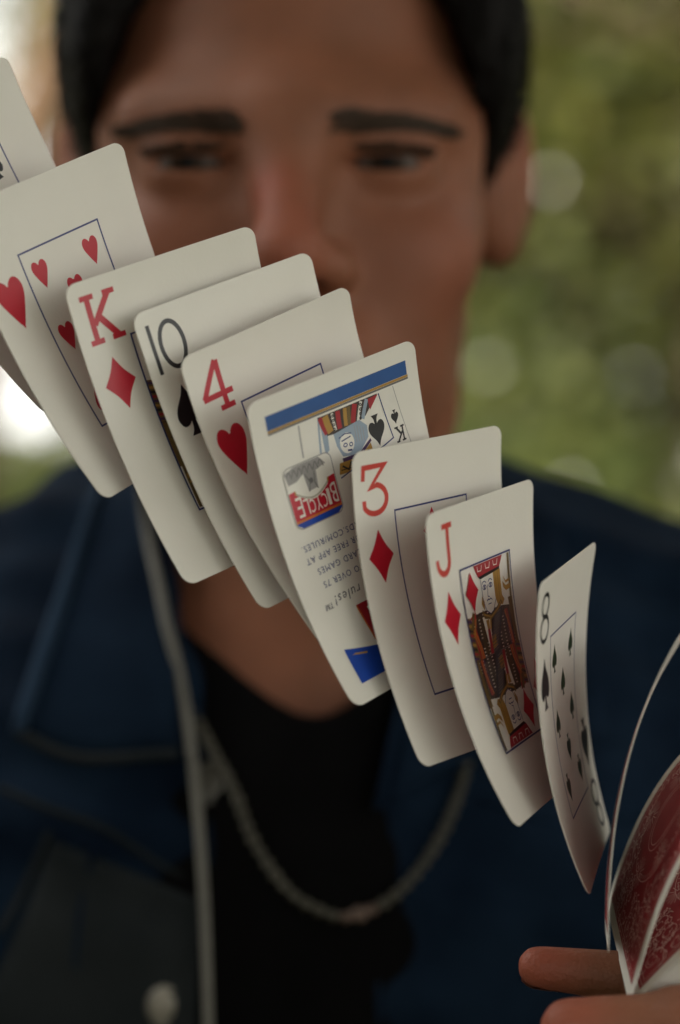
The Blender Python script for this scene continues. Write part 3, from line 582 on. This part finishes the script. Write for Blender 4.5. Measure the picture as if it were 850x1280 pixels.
for ch, h_, w_ in (('B', 5.6, 2.6), ('I', 4.6, 1.3), ('C', 3.9, 2.2), ('Y', 3.6, 2.3), ('C', 3.7, 2.2), ('L', 4.4, 2.1), ('E', 5.6, 2.5)):
    raw = text_polys(ch, 1, 0, 0, False, 'LEFT'); mx = max(p[0] for P_ in raw for p in P_); mn = min(p[0] for P_ in raw for p in P_); my = max(p[1] for P_ in raw for p in P_)
    A('white', *[[(xq - (a - mn) / max(.05, mx - mn) * w_ * .86, 8.9 + h_ - c / my * h_ - 0) if False else (xq - (a - mn) / max(.05, mx - mn) * w_ * .86, 8.9 + h_ * (1 - c / my)) for a, c in P_] for P_ in raw]); xq -= w_ + .06
pr.put('logo', it, base=.05, su=3., sv=1.)
pr.n = 60
for s_, y_, sz, ln in (('CARDS.COM/RULES.', 1.5, 2.55, -25.2), ('OUR FREE APP AT', -2.0, 2.55, -25.0), ('CARD GAMES', -5.7, 2.55, -22.4), ('TO OVER 75', -9.6, 2.55, -22.2)):
    pr.put('text_line', [('navy', text_polys(s_, sz, ln, y_, True, 'RIGHT'))], base=.02)
pr.put('text_line', [('slate', text_polys('the rules!\u2122', 3.9, -24.6, -14.4, True, 'RIGHT', .25))], base=.02)
pr.n = 60
pr.put('red_panel', [('crimson', [[(-14.2, -19.4), (12, -19.4), (12, -32.2), (-12.4, -32.2)]]), ('warm_orange', stroke([(-14.0, -19.6), (-12.4, -32)], .5)), ('white', [[(-10.8, -21), (-9.6, -21), (-7.6, -27), (-9, -27.6)], [(-8.0, -21), (-6.9, -21), (-5.4, -27), (-6.8, -27)]])], base=.02)
pr.put('blue_band', [('deep_blue', [[(-25, -28.6)] + [(-25 + 51 * i / 12, -28.6 - 4.6 * math.sin(math.pi * i / 12)) for i in range(1, 13)] + [(26, -39.2), (-24.9, -39.0)]]), ('gold', stroke([(-25 + 51 * i / 12, -30.2 - 4.4 * math.sin(math.pi * i / 12)) for i in range(13)], .5))], base=.02)

# the deck in the hand: two bowed cards, one standing on edge, and the packet under them
DECK = 'cards of the red backed deck held in the hand'
o, pr = new_card('thin', 'card seen edge on as a thin curved line, just leaving the hand', FLY)
border(pr); index_corner(pr, '4', 'spade', 'black'); pips(pr, 4, 'spade')
br = Bend(POSE['red'])
def deck_card(theta, off, label, fine, group=DECK, shared=[None]):
    m = br.matrix(); pts = br.local([(-W2, -H2), (W2, -H2), (0, -H2)]); A0 = m @ Vector(pts[0]); B0 = m @ Vector(pts[1]); ax = (B0 - A0).normalized()
    te = br.k1 * -H2 + br.k2 * H2 * H2 / 2; nrm = (m.to_3x3() @ Vector((0, -1, 0))).normalized()
    m2 = Matrix.Translation(A0) @ Matrix.Rotation(R(theta), 4, ax) @ Matrix.Translation(-A0) @ m
    n2 = (m2.to_3x3() @ Vector((0, -1, 0))).normalized(); m2 = Matrix.Translation(n2 * off) @ m2
    if fine is None and shared[0]: o = shared[0].copy(); link(o); o.matrix_world = m2; tag(o, label); [link(c.copy(), o) for c in shared[0].children]
    else:
        o = link(bpy.data.objects.new('playing_card', card_mesh(br, 6., 4.))); o.matrix_world = m2; tag(o, label, 'playing card', group); back_print(Printer(br, o), bool(fine))
        if fine is None: shared[0] = o
    return o
deck_card(0, 0, 'bowed red backed card with white border rising from the front finger', True)
deck_card(27.5, .0006, 'red backed card lying on the packet, under the bowed upright card', True)
for k in range(26): deck_card(28.6 + k * .30, .0010 + k * .00036, 'white edged card in the packet at the lower right, seen from its edge', None)

# ------------------------------------------------------------------ the man: one continuous body, clothes and hair as parts
HX, HY, HZ = -.018, .92, 1.572                     # between the ears, at eye height
def hp(x, y, z): return (HX + x, HY + y, HZ + z)
ELB_L, WR_L = (.355, .86, 1.22), (.245, .70, 1.285)    # the man's left arm (right in the picture) holds the deck
SH_L, SH_R = (.175, .985, 1.358), (-.20, .985, 1.358)
ELB_R, WR_R = (-.37, .88, 1.245), (-.285, .70, 1.44)    # the other arm is raised to catch the cards
FING_L = [  # joints of each finger, base to tip, with radii
    ([(.172, .634, 1.304), (.128, .626, 1.3135), (.090, .6255, 1.3158), (.0600, .6265, 1.3152)], [.0105, .0092, .0088, .0076]),     # index, in front of the deck
    ([(.176, .658, 1.312), (.128, .667, 1.3185), (.088, .6675, 1.3190), (.0555, .669, 1.3228)], [.0102, .0090, .0078, .0060]),      # middle, behind it
    ([(.178, .680, 1.308), (.140, .690, 1.310), (.112, .691, 1.3125), (.096, .690, 1.322)], [.0098, .0085, .0078, .0066]),
    ([(.180, .700, 1.303), (.148, .708, 1.302), (.124, .708, 1.3045), (.110, .706, 1.311)], [.0088, .0076, .0070, .0060])]
THUMB_L = ([(.222, .676, 1.300), (.200, .652, 1.335), (.172, .644, 1.372), (.144, .647, 1.3925)], [.0150, .0122, .0108, .0088])
def mir(p):  # a matching open hand for the other arm
    q = Vector(p) - Vector(WR_L); q = Matrix.Rotation(R(-40), 3, 'Y') @ Vector((-q.x, q.y, q.z)); return tuple(Vector(WR_R) + Matrix.Rotation(R(20), 3, 'Z') @ q)
def body_field():
    xs = axis((-.52, -.34, .012), (-.34, -.22, .005), (-.22, -.115, .006), (-.115, .205, .0022), (.205, .30, .004), (.30, .50, .012))
    ys = axis((.60, .725, .0022), (.725, .80, .006), (.80, .90, .0022), (.90, 1.02, .0040), (1.02, 1.16, .008))
    zs = axis((-.02, 1.12, .016), (1.12, 1.27, .007), (1.27, 1.355, .0021), (1.355, 1.45, .0045), (1.45, 1.64, .0022), (1.64, 1.72, .004))
    F = Field(xs, ys, zs)
    # head
    F.ell(hp(0, .015, .048), (.0765, .100, .100)); F.ell(hp(0, -.022, -.022), (.0645, .074, .090), .022); F.ell(hp(0, -.042, -.078), (.044, .045, .040), .022); F.ell(hp(0, -.076, -.106), (.021, .018, .016), .02)
    for s in (-1, 1):
        F.cap(hp(s * .051, -.004, -.050), hp(s * .020, -.070, -.102), .011, .011, .022); F.ell(hp(s * .031, -.060, -.058), (.022, .026, .030), .024)
        F.ell(hp(s * .0445, -.066, -.030), (.021, .020, .018), .022); F.cap(hp(s * .012, -.0895, .015), hp(s * .050, -.073, .018), .0085, .009, .024); F.cap(hp(s * .0550, -.052, -.014), hp(s * .0575, -.046, .022), .0100, .0105, .022)
        F.ell(hp(s * .034, -.106, -.002), (.020, .0160, .0115), .013, '-')
    F.cap(hp(0, -.088, .012), hp(0, -.113, -.032), .0085, .0105, .016); F.ell(hp(0, -.113, -.036), (.0125, .012, .0105), .008)
    for s in (-1, 1): F.ell(hp(s * .0145, -.101, -.039), (.0095, .013, .0085), .007)
    for s in (-1, 1): F.ell(hp(s * .0075, -.108, -.0475), (.0042, .0065, .005), .003, '-')
    F.ell(hp(0, -.091, -.068), (.028, .016, .017), .014); F.ell(hp(0, -.104, -.0635), (.022, .0075, .0050), .006); F.ell(hp(0, -.103, -.0730), (.019, .0080, .0058), .006); F.ell(hp(0, -.111, -.0682), (.024, .006, .0012), .002, '-'); F.ell(hp(0, -.103, -.0535), (.003, .005, .006), .006, '-')
    for s in (-1, 1):
        c = hp(s * .0345, -.0765, 0)
        F.ell(c, (.0172, .0162, .0155), .006); F.ell((c[0], c[1] - .0150, c[2] - .0006), (.0168, .0095, .0023), .0016, '-')
        r = Matrix.Rotation(R(s * -24), 4, 'Z') @ Matrix.Rotation(R(-10), 4, 'X')
        F.ell(hp(s * .0850, .012, .009), (.0065, .019, .030), .006, rot=r); F.ell(hp(s * .0915, .006, .011), (.0055, .011, .019), .004, '-', rot=r); F.ell(hp(s * .080, .004, -.018), (.006, .009, .009), .006); F.ell(hp(s * .0745, .002, .002), (.0105, .016, .026), .012)
    F.cap(hp(0, .030, -.085), hp(0, .052, -.175), .057, .062, .03)
    F.cap(hp(.045, -.005, -.085), hp(.012, -.018, -.185), .013, .012, .025); F.cap(hp(-.045, -.005, -.085), hp(-.012, -.018, -.185), .013, .012, .025); F.ell(hp(0, -.020, -.105), (.012, .012, .012), .02)
    # trunk
    for s, sh in ((-1, SH_R), (1, SH_L)):
        F.cap(hp(s * .045, .06, -.152), (sh[0] - s * .02, sh[1], sh[2] + .025), .048, .046, .04); F.cap(hp(s * .02, .0, -.187), (sh[0] - s * .03, sh[1] - .03, sh[2] + .03), .016, .016, .03)
    F.ell(hp(0, .062, -.34), (.175, .112, .22), .04); F.ell(hp(0, .065, -.56), (.155, .105, .20), .05); F.ell(hp(0, .07, -.70), (.17, .115, .14), .05)
    for s in (-1, 1): F.ell(hp(s * .075, -.005, -.27), (.085, .045, .075), .04)
    # arms
    for sh, el, wr in ((SH_L, ELB_L, WR_L), (SH_R, ELB_R, WR_R)):
        F.cap(sh, el, .056, .042, .04); F.cap(el, wr, .043, .028, .03)
    for (m, fl) in ((lambda p: p, 0), (mir, 1)):
        wr = Vector(WR_R if fl else WR_L)
        for i, (pt, rd) in enumerate(FING_L):
            P = [m(p) for p in pt]; F.cap(tuple(wr), P[0], .022, .0125, .012); F.chain(P, rd, .004)
            if not fl:
                for q in (1, 2): F.ell(P[q], (rd[q] * 1.06,) * 3, .005)
        P = [m(p) for p in THUMB_L[0]]; F.cap(tuple(wr), P[0], .020, .017, .012); F.chain(P, THUMB_L[1], .006)
    # legs
    for s in (-1, 1):
        F.cap(hp(s * .09, .07, -.74), hp(s * .10, .06, -1.10), .085, .058, .04); F.cap(hp(s * .10, .06, -1.10), hp(s * .105, .09, -1.50), .055, .036, .03); F.cap(hp(s * .105, .10, -1.53), hp(s * .115, -.06, -1.545), .036, .030, .03)
    return F
man = empty('person', (HX, HY + .06, 0))
tag(man, 'dark haired man in a denim jacket looking past flying cards, deck in hand', 'person')
def relax(v, f, it=2, lam=.5, mu=-.52):
    e = np.concatenate([f[:, [0, 1]], f[:, [1, 2]], f[:, [2, 3]], f[:, [3, 0]]]); e = np.concatenate([e, e[:, ::-1]]); n = len(v); deg = np.bincount(e[:, 0], minlength=n)[:, None]
    for k in range(2 * it):
        a = np.stack([np.bincount(e[:, 0], weights=v[e[:, 1], c], minlength=n) for c in range(3)], 1) / np.maximum(deg, 1); v = v + (lam if k % 2 == 0 else mu) * (a - v)
    return v
Bv, Bf = body_field().mesh(); Bv = relax(Bv, Bf, 3)
def rel(v): return np.asarray(v, float) - np.array([HX, HY + .06, 0])
def flush(v):
    f = np.zeros(len(v))
    def blob(c, rad, a=1.): return a * np.exp(-(((v - np.array(c)) ** 2).sum(1)) / rad ** 2)
    for P, rd in FING_L:
        f += blob(P[3], .011, .9)
        for q in (1, 2): f += blob(P[q], .007, .35)
    f += blob(THUMB_L[0][3], .012)
    for s in (-1, 1): f += blob(hp(s * .088, .01, .02), .020, .3) + blob(hp(s * .046, -.07, -.035), .022, .35)
    f += blob(hp(-.004, -.105, -.012), .009, .8) + blob(hp(-.002, -.110, -.026), .010, .7) + blob(hp(0, -.118, -.036), .012, .6)
    for x in (-.014, 0, .014): f += blob(hp(x, -.106, -.068), .010, .6)
    return np.clip(f, 0, 1)
bo = obj('body', rel(Bv), Bf, M['skin'], man); at_ = bo.data.attributes.new('flush', 'FLOAT', 'POINT'); at_.data.foreach_set('value', flush(Bv).astype(np.float32)); sb = bo.modifiers.new('smooth', 'SUBSURF'); sb.levels = 1; sb.render_levels = 1
BODY = bvh_of(Bv, Bf)
for s in (-1, 1):
    v, f = ellipsoid((0, 0, 0), (.0145, .0145, .0145), 28, 20); e = obj('eye', v, f, M['eye'], man); e.location = rel([hp(s * .0345, -.0765, 0)])[0]
    e.rotation_euler = (0, 0, R(-1.2 + s * 1.0))

# hair: a cap that follows the skull, with thousands of short locks on it
def hair():
    F = Field(axis((-.14, .11, .0035)), axis((.78, 1.06, .0035)), axis((1.46, 1.72, .0035)))
    F.ell(hp(0, .018, .054), (.0905, .110, .108)); F.ell(hp(0, .03, .0), (.072, .094, .08), .02)
    for s in (-1, 1): F.ell(hp(s * .0690, -.030, .052), (.0170, .042, .040), .012)
    wz = np.interp(F.z - HZ, [-.1, 0, .012, .033, .057, .075, .092], [.0715, .0705, .0695, .0665, .057, .042, -.03])[None, None, :]
    cut = np.minimum(wz - np.abs(F.x[:, None, None] - HX), HY + .0 - F.y[None, :, None]); F.V = np.maximum(F.V, cut + .0006 * np.sin(F.z * 700)[None, None, :] * np.sin(F.x * 500)[:, None, None]).astype(np.float32)
    V = F.V; X, Y, Z = F.x[:, None, None] - HX, F.y[None, :, None] - HY, F.z[None, None, :] - HZ
    low = np.where(Y > .048, -.065, .004 + 0 * Y); F.V = np.maximum(V, (low - Z) + 0 * X + .0015 * np.sin(X * 900) * np.sin(Y * 800)).astype(np.float32)
    F.V += (.0008 * np.sin(X * 310 + Z * 90) * np.sin(Y * 270 - Z * 120) * np.sin(Z * 200)).astype(np.float32)
    return F.mesh()
Hv, Hf = hair(); hd = obj('hair', rel(Hv), Hf, M['hair'], man)
def locks():
    tri = Hf[rng.integers(0, len(Hf), 9000)]; c = Hv[tri].mean(1); n = np.cross(Hv[tri[:, 2]] - Hv[tri[:, 0]], Hv[tri[:, 3]] - Hv[tri[:, 1]]); n /= np.linalg.norm(n, axis=1)[:, None] + 1e-9
    n *= np.sign(((c - np.array(hp(0, .02, .03))) * n).sum(1))[:, None]
    d = np.stack([.25 * rng.normal(size=len(c)), -.35 + .4 * rng.normal(size=len(c)), -.5 + .35 * rng.normal(size=len(c))], 1); d[c[:, 2] > HZ + .11] += np.array([0, -.5, .5])
    d -= n * (d * n).sum(1)[:, None]; d /= np.linalg.norm(d, axis=1)[:, None] + 1e-9
    L = (.007 + .010 * rng.random(len(c)))[:, None]; w_ = np.cross(d, n) * .0007; a = c - n * .001; m = c + d * L * .6 + n * .0020; t = c + d * L + n * .0028 * rng.random(len(c))[:, None]
    ok = ~((c[:, 1] < HY - .02) & (np.abs(t[:, 0] - HX) < np.abs(c[:, 0] - HX) - .002) & (c[:, 2] < HZ + .09))
    v = np.stack([a - w_, a + w_, m + w_ * .8, m - w_ * .8, t], 1)[ok]; k = np.arange(len(v))[:, None] * 5
    q = np.concatenate([k + [0, 1, 2, 3]]); tt = np.concatenate([k + [3, 2, 4, 4]])
    return v.reshape(-1, 3), q, tt[:, :3]
v, q, t_ = locks(); obj('hair_lock', rel(v), [tuple(map(int, a)) for a in q] + [tuple(map(int, a)) for a in t_], M['hair'], man)['kind'] = 'stuff'
def on(bvh, x, z, off=0., y0=.5, default=.9):
    h, n, i, d = bvh.ray_cast(Vector((x, y0, z)), Vector((0, 1, 0)))
    if h is None: return Vector((x, default, z)), Vector((0, -1, 0))
    if n.y > 0: n = -n
    return h + n * off, n
def brow(s):
    V, F = [], []
    for i in range(260):
        t = random.random(); x = s * (.0140 + .044 * t); z = .0112 + .0016 * math.sin(min(1, t * 1.25) * 2.1) - .0015 * max(0, t - .7) * 3 + (random.random() - .5) * .0072 * (1 - .45 * t)
        p, n = on(BODY, HX + x, HZ + z, .0003, .78); d = Vector((s * (.85 + .1 * t), 0, .36 - .5 * t)); d = (d - n * d.dot(n)).normalized(); b = d.cross(n) * .00042; L = .0055 + .003 * random.random()
        o = len(V); V += [p - b, p + b, p + d * L * .6 + n * .0014 + b * .7, p + d * L * .6 + n * .0014 - b * .7, p + d * L + n * .0010]; F += [(o, o + 1, o + 2, o + 3), (o + 3, o + 2, o + 4)]
    return obj('eyebrow', rel([tuple(a) for a in V]), F, M['brow'], man)
brow(-1); brow(1)
def lashes(s):
    V, F = [], []
    for i in range(220):
        t = random.uniform(-1, 1); up = True; x = s * .0345 + t * .0155; z = (.0024 if up else -.0044) * math.sqrt(max(0, 1 - (t * .92) ** 2))
        p = Vector(hp(x, -.0918 + .006 * t * t, z)); d = Vector((t * .35, -.75, .55 if up else -.4)).normalized(); b = Vector((.0004, 0, 0)); o = len(V); L = .0065 if up else .004
        V += [p - b, p + b, p + d * L]; F += [(o, o + 1, o + 2)]
    return obj('eyelashes', rel([tuple(a) for a in V]), F, M['brow'], man)
lashes(-1); lashes(1)
def nail(tip, prev, r, up, ln=.0105):
    tip, prev = Vector(tip), Vector(prev); d = (tip - prev).normalized(); up = Vector(up); up = (up - d * up.dot(d)).normalized(); sd = d.cross(up); V, F = [], []
    for i in range(7):
        for j in range(9):
            a = R(-52 + 104 * j / 8); w_ = 1 - .28 * max(0, (i - 4) / 2) ** 2 - .2 * max(0, (2 - i) / 2) ** 2; a *= w_
            ax_ = r * .72 - ln * (1 - i / 6); rr = math.sqrt(max(.09 * r * r, r * r - max(0, ax_) ** 2)) + .0003; q = tip + d * ax_ + (up * math.cos(a) + sd * math.sin(a)) * rr; V.append(tuple(q))
    for i in range(6):
        for j in range(8): F.append((i * 9 + j, i * 9 + j + 1, i * 9 + j + 10, i * 9 + j + 9))
    return obj('fingernail', rel(V), F, M['nail'], man)
for i, up in ((0, (0, -1, -.75)), (1, (-.1, .45, -.8)), (2, (0, .3, -.9)), (3, (0, .3, -.9))): nail(FING_L[i][0][3], FING_L[i][0][2], FING_L[i][1][3], up)
nail(THUMB_L[0][3], THUMB_L[0][2], THUMB_L[1][3], (.5, -.3, .8), .012)

# clothes
def shirt():
    F = Field(axis((-.26, .24, .004)), axis((.80, 1.14, .004)), axis((.98, 1.50, .004)))
    for s, sh in ((-1, SH_R), (1, SH_L)):
        F.cap(hp(s * .045, .06, -.152), (sh[0] - s * .02, sh[1], sh[2] + .025), .052, .050, .04); F.cap(hp(s * .02, .0, -.187), (sh[0] - s * .03, sh[1] - .03, sh[2] + .03), .020, .020, .03); F.ell(hp(s * .075, -.005, -.27), (.089, .049, .079), .04)
    F.ell(hp(0, .062, -.34), (.179, .116, .224), .04); F.ell(hp(0, .065, -.52), (.159, .109, .204), .05); F.ell(hp(0, -.02, -.30), (.05, .05, .12), .05)
    X, Y, Z = F.x[:, None, None], F.y[None, :, None], F.z[None, None, :]
    dx = np.abs(X - (-.008)); vz = 1.369 + np.sqrt(dx * dx * 1.0 + .0003) * .93 - .0105
    cut = np.where(Y < .985, (vz - Z) * .72, (1.475 - Z)); F.V = np.maximum(F.V, -cut).astype(np.float32)
    F.V = np.maximum(F.V, (1.0 - Z)).astype(np.float32)
    F.V += (.0012 * np.sin(Z * 60 + X * 45) * np.sin(X * 90 - Z * 20) + 0 * Y).astype(np.float32)
    return F.mesh()
Sv, Sf = shirt(); obj('black_shirt', rel(Sv), Sf, M['shirt'], man)
def jacket():
    F = Field(axis((-.46, .46, .0055)), axis((.68, 1.16, .005)), axis((.96, 1.52, .005)))
    for s, sh in ((-1, SH_R), (1, SH_L)):
        F.cap(hp(s * .045, .06, -.152), (sh[0] - s * .02, sh[1], sh[2] + .024), .056, .057, .04); F.cap(hp(s * .02, .0, -.187), (sh[0] - s * .03, sh[1] - .03, sh[2] + .03), .026, .030, .03); F.ell(hp(s * .080, -.005, -.27), (.098, .058, .10), .04)
    F.ell(hp(0, .062, -.34), (.192, .130, .24), .04); F.ell(hp(0, .065, -.54), (.182, .130, .22), .05)
    for sh, el, wr in ((SH_L, ELB_L, WR_L), (SH_R, ELB_R, WR_R)):
        e2 = Vector(el); w2 = Vector(wr) + (e2 - Vector(wr)).normalized() * .02; F.cap(sh, el, .070, .057, .04); F.cap(el, tuple(w2), .057, .043, .03)
    X, Y, Z = F.x[:, None, None], F.y[None, :, None], F.z[None, None, :]
    # open front: a wedge that widens to the neck
    xl = np.interp(F.z, [.96, 1.28, 1.345, 1.40, 1.45, 1.52], [-.046, -.040, -.038, -.056, -.066, -.062])[None, None, :]; xr = np.interp(F.z, [.96, 1.28, 1.345, 1.40, 1.45, 1.52], [.014, .012, .016, .034, .046, .046])[None, None, :]
    wedge = np.minimum(X - xl, xr - X) + 0 * Y; wedge = np.minimum(wedge, .975 - Y + 0 * X); F.V = np.maximum(F.V, np.clip(wedge, -.03, .03)).astype(np.float32)
    neck = np.maximum(np.sqrt((X - HX) ** 2 + (Y - .972) ** 2) - .070, 1.43 - Z); F.V = np.maximum(F.V, -np.clip(neck, -.03, .03)).astype(np.float32)
    F.V = np.maximum(F.V, 1.0 - Z).astype(np.float32)
    fold = .0024 * np.sin(Z * 75 + X * 60 + 2 * np.sin(Y * 30)) * np.sin(X * 55 - Z * 35) + .0016 * np.sin(Z * 160 + Y * 90 + X * 40); F.V += fold.astype(np.float32)
    return F.mesh()
Jv, Jf = jacket(); jk = obj('denim_jacket', rel(Jv), Jf, M['denim'], man)
JAC = bvh_of(Jv, Jf); FRONT = [BVHTree.FromPolygons([tuple(p) for p in np.concatenate([Jv, Sv, Bv])], [tuple(int(i) for i in q) for q in np.concatenate([Jf, Sf + len(Jv), Bf + len(Jv) + len(Sv)])])][0]
def px(u, v, y): return (u - 425) / 2990 * y, CAMZ + (640 - v) / 2990 * y
def surf_pts(uvs, off, bvh, y=.86, n=24, y0=.72):
    out = []
    for u, v in spline(uvs, n):
        yy = y
        for _ in range(4): x, z = px(u, v, yy); p, _n = on(bvh, x, z, 0, y0, y + .03); yy = .5 * yy + .5 * p.y
        out.append(Vector((x, p.y - off, z)))
    for k in range(4):
        for i in range(1, len(out) - 1): out[i].y = min(out[i].y, .5 * out[i].y + .25 * (out[i - 1].y + out[i + 1].y))
    return out
def sheet(name, uv_rows, off, th, m, y=.86, ny=10, lift=None):
    """a cloth piece lying on the jacket: rows of points across it, lofted, with thickness"""
    rows = [spline(r_, ny) for r_ in uv_rows]; nr = 14; G = np.stack([spline(np.stack([r_[j] for r_ in rows]), nr) for j in range(ny)], 1); V = []
    for i in range(nr):
        for j in range(ny):
            x, z = px(G[i, j, 0], G[i, j, 1], y); p, _ = on(FRONT, x, z, 0, .72, y + .04); V.append(p - Vector((0, off + (lift(i / (nr - 1), j / (ny - 1)) if lift else 0), 0)))
    Y = np.array([p.y for p in V]).reshape(nr, ny)
    for _ in range(6):
        Z = Y.copy(); Z[1:-1] = np.minimum(Y[1:-1], (Y[:-2] + Y[2:] + 2 * Y[1:-1]) / 4); Z[:, 1:-1] = np.minimum(Z[:, 1:-1], (Y[:, :-2] + Y[:, 2:] + 2 * Y[:, 1:-1]) / 4); Y = Z
    V = [(p.x, float(Y.ravel()[i]), p.z) for i, p in enumerate(V)]; n = len(V); V2 = V + [(a, b + th, c) for a, b, c in V]; F = []
    for i in range(nr - 1):
        for j in range(ny - 1): a = i * ny + j; F += [(a, a + 1, a + ny + 1, a + ny), (a + n, a + ny + n, a + ny + 1 + n, a + 1 + n)]
    rim = [j for j in range(ny)] + [i * ny + ny - 1 for i in range(1, nr)] + [(nr - 1) * ny + j for j in range(ny - 2, -1, -1)] + [i * ny for i in range(nr - 2, 0, -1)]
    for a, b in zip(rim, rim[1:] + rim[:1]): F.append((a, a + n, b + n, b))
    return obj(name, rel(V2), F, m, jk0()), V, rim
def jk0(): return man
def seam(name, P, r, m, par=None): v, f = tube(P, r, 6); return obj(name, rel(v), f, m, par or man)
def reparent(o, p): o.parent = p; return o
# collar leaves
c1, V1, rim1 = sheet('collar', [[(104, 590), (150, 585), (196, 610)], [(80, 680), (140, 690), (204, 700)], [(50, 800), (130, 815), (216, 830)], [(19, 918), (100, 948), (222, 942)]], .007, .0035, M['denim'], .855, 12)
reparent(c1, jk)
seam('collar_edge', [Vector(V1[i]) - Vector((0, .0006, 0)) for i in range(0, 14 * 12, 12)], .0030, M['denim_edge'], c1); seam('collar_edge', [Vector(V1[13 * 12 + j]) - Vector((0, .0006, 0)) for j in range(12)], .0021, M['denim_grey'], c1)
c2, V2, rim2 = sheet('collar', [[(560, 590), (640, 585), (700, 590)], [(545, 700), (640, 720), (730, 700)], [(510, 850), (620, 860), (760, 830)], [(472, 1010), (600, 950), (770, 925)]], .007, .0035, M['denim'], .855, 12); reparent(c2, jk)
seam('collar_edge', [Vector(V2[i]) - Vector((0, .0006, 0)) for i in range(0, 14 * 12, 12)], .0018, M['denim'], c2)
for uvs, m, r_ in [([(0, 985), (60, 1010), (130, 1035), (200, 1080), (262, 1110)], 'denim_grey', .0013), ([(62, 1040), (30, 1110), (0, 1165)], 'denim_grey', .0014), ([(118, 1062), (100, 1150), (92, 1290)], 'denim', .0014), ([(268, 960), (262, 1080), (250, 1290)], 'denim', .0013), ([(302, 1000), (312, 1060), (296, 1160), (286, 1290)], 'denim_grey', .0016), ([(462, 1040), (468, 1120), (474, 1290)], 'denim', .0016), ([(600, 1000), (720, 1030), (840, 1010)], 'denim', .0013)]:
    seam('stitched_seam', surf_pts(uvs, .0008, JAC), r_, M[m], jk)
pk, _, _ = sheet('front_panel', [[(66, 1050), (150, 1082), (252, 1122)], [(22, 1160), (130, 1175), (250, 1195)], [(-50, 1310), (90, 1312), (246, 1314)]], .0016, .0012, M['denim_grey'], .855, 10); reparent(pk, jk)
def button(u, v, par):
    x, z = px(u, v, .85); p, n = on(JAC, x, z, 0, .72, .86); V, F = [], []; pr_ = [(0, .0042), (.0035, .0040), (.0050, .0034), (.0066, .0038), (.0084, .0030), (.0092, .0012), (.0090, 0)]
    u_ = n.orthogonal().normalized(); w_ = n.cross(u_)
    for r_, h in pr_:
        for j in range(20): a = j * 6.283 / 20; V.append(p + (u_ * math.cos(a) + w_ * math.sin(a)) * r_ + n * h)
    for i in range(len(pr_) - 1):
        for j in range(20): F.append((i * 20 + j, i * 20 + (j + 1) % 20, (i + 1) * 20 + (j + 1) % 20, (i + 1) * 20 + j))
    return obj('button', rel([tuple(a) for a in V]), F, M['brass'], par)
button(214, 1256, jk); button(268, 985, jk).data.materials[0] = M['bead']
def trousers():
    F = Field(axis((-.28, .24, .009)), axis((.80, 1.16, .009)), axis((-.02, 1.06, .011)))
    F.ell(hp(0, .07, -.70), (.178, .123, .145), .05); F.ell(hp(0, .067, -.56), (.166, .116, .19), .05)
    for s in (-1, 1): F.cap(hp(s * .09, .07, -.74), hp(s * .10, .06, -1.10), .096, .074, .04); F.cap(hp(s * .10, .06, -1.10), hp(s * .105, .09, -1.51), .074, .058, .03)
    F.V = np.maximum(F.V, F.z[None, None, :] - 1.03).astype(np.float32); return F.mesh()
v, f = trousers(); obj('trousers', rel(v), f, M['trouser'], man)
for s in (-1, 1):
    F = Field(axis((-.20, .17, .006)), axis((.78, 1.10, .006)), axis((-.01, .12, .005))); F.cap(hp(s * .105, .10, -1.520), hp(s * .115, -.06, -1.540), .045, .038, .03); F.V = np.maximum(F.V, -F.z[None, None, :]).astype(np.float32)
    v, f = F.mesh(); obj('shoe', rel(v), f, M['shoe'], man)

# necklace of small beads and the pale cord: they hang on the man, so they are things of their own
nk = empty('necklace', (HX, .86, 1.30)); tag(nk, 'necklace of small dull beads hanging over the black shirt', 'necklace')
def bead_line():
    P = surf_pts([(262, 930), (292, 985), (318, 1050), (360, 1110), (405, 1138), (440, 1143), (490, 1120), (535, 1070), (566, 1010), (584, 945), (590, 880)], .0035, FRONT, .85, 90)
    P = [P[0] + Vector((-.012, .02, .02 + .0)), *P]; d = [0]
    for a, b in zip(P, P[1:]): d.append(d[-1] + (b - a).length)
    bv, bf = ellipsoid((0, 0, 0), (.0023, .0023, .0021), 10, 6); me = [mesh('bead', bv, bf, M['bead']), mesh('bead', bv, bf, M['bead_pink'])]; q = .0; out = []; k = 0
    o0 = Vector(nk.location)
    while q < d[-1]:
        i = max(j for j in range(len(d)) if d[j] <= q); i = min(i, len(P) - 2); t = (q - d[i]) / max(1e-6, d[i + 1] - d[i]); p = P[i].lerp(P[i + 1], t)
        b = bpy.data.objects.new('bead', me[1 if (k % 23 in (0, 1, 2) and 10 < k) else 0]); link(b, nk); b.location = p - o0; s_ = 1.35 if k % 23 == 1 else random.uniform(.92, 1.08); b.scale = (s_, s_, s_); out.append(p); q += .0050; k += 1
    v, f = tube([p - o0 for p in P], .0009, 6); obj('string', v, f, M['shirt'], nk)
bead_line()
cdp = surf_pts([(176, 560), (182, 640), (205, 750), (232, 880), (247, 1000), (256, 1120), (260, 1220), (262, 1330), (256, 1500)], .0052, FRONT, .848, 48)
for p in cdp: p.y -= .0095 * min(1, max(0, (p.z - 1.396) / .012))      # over the collar's edge at the top
v, f = tube(cdp, .0018, 10); tag(obj('cord', v, f, M['cord']), 'thin pale cord hanging down the open front of the denim jacket', 'cord')
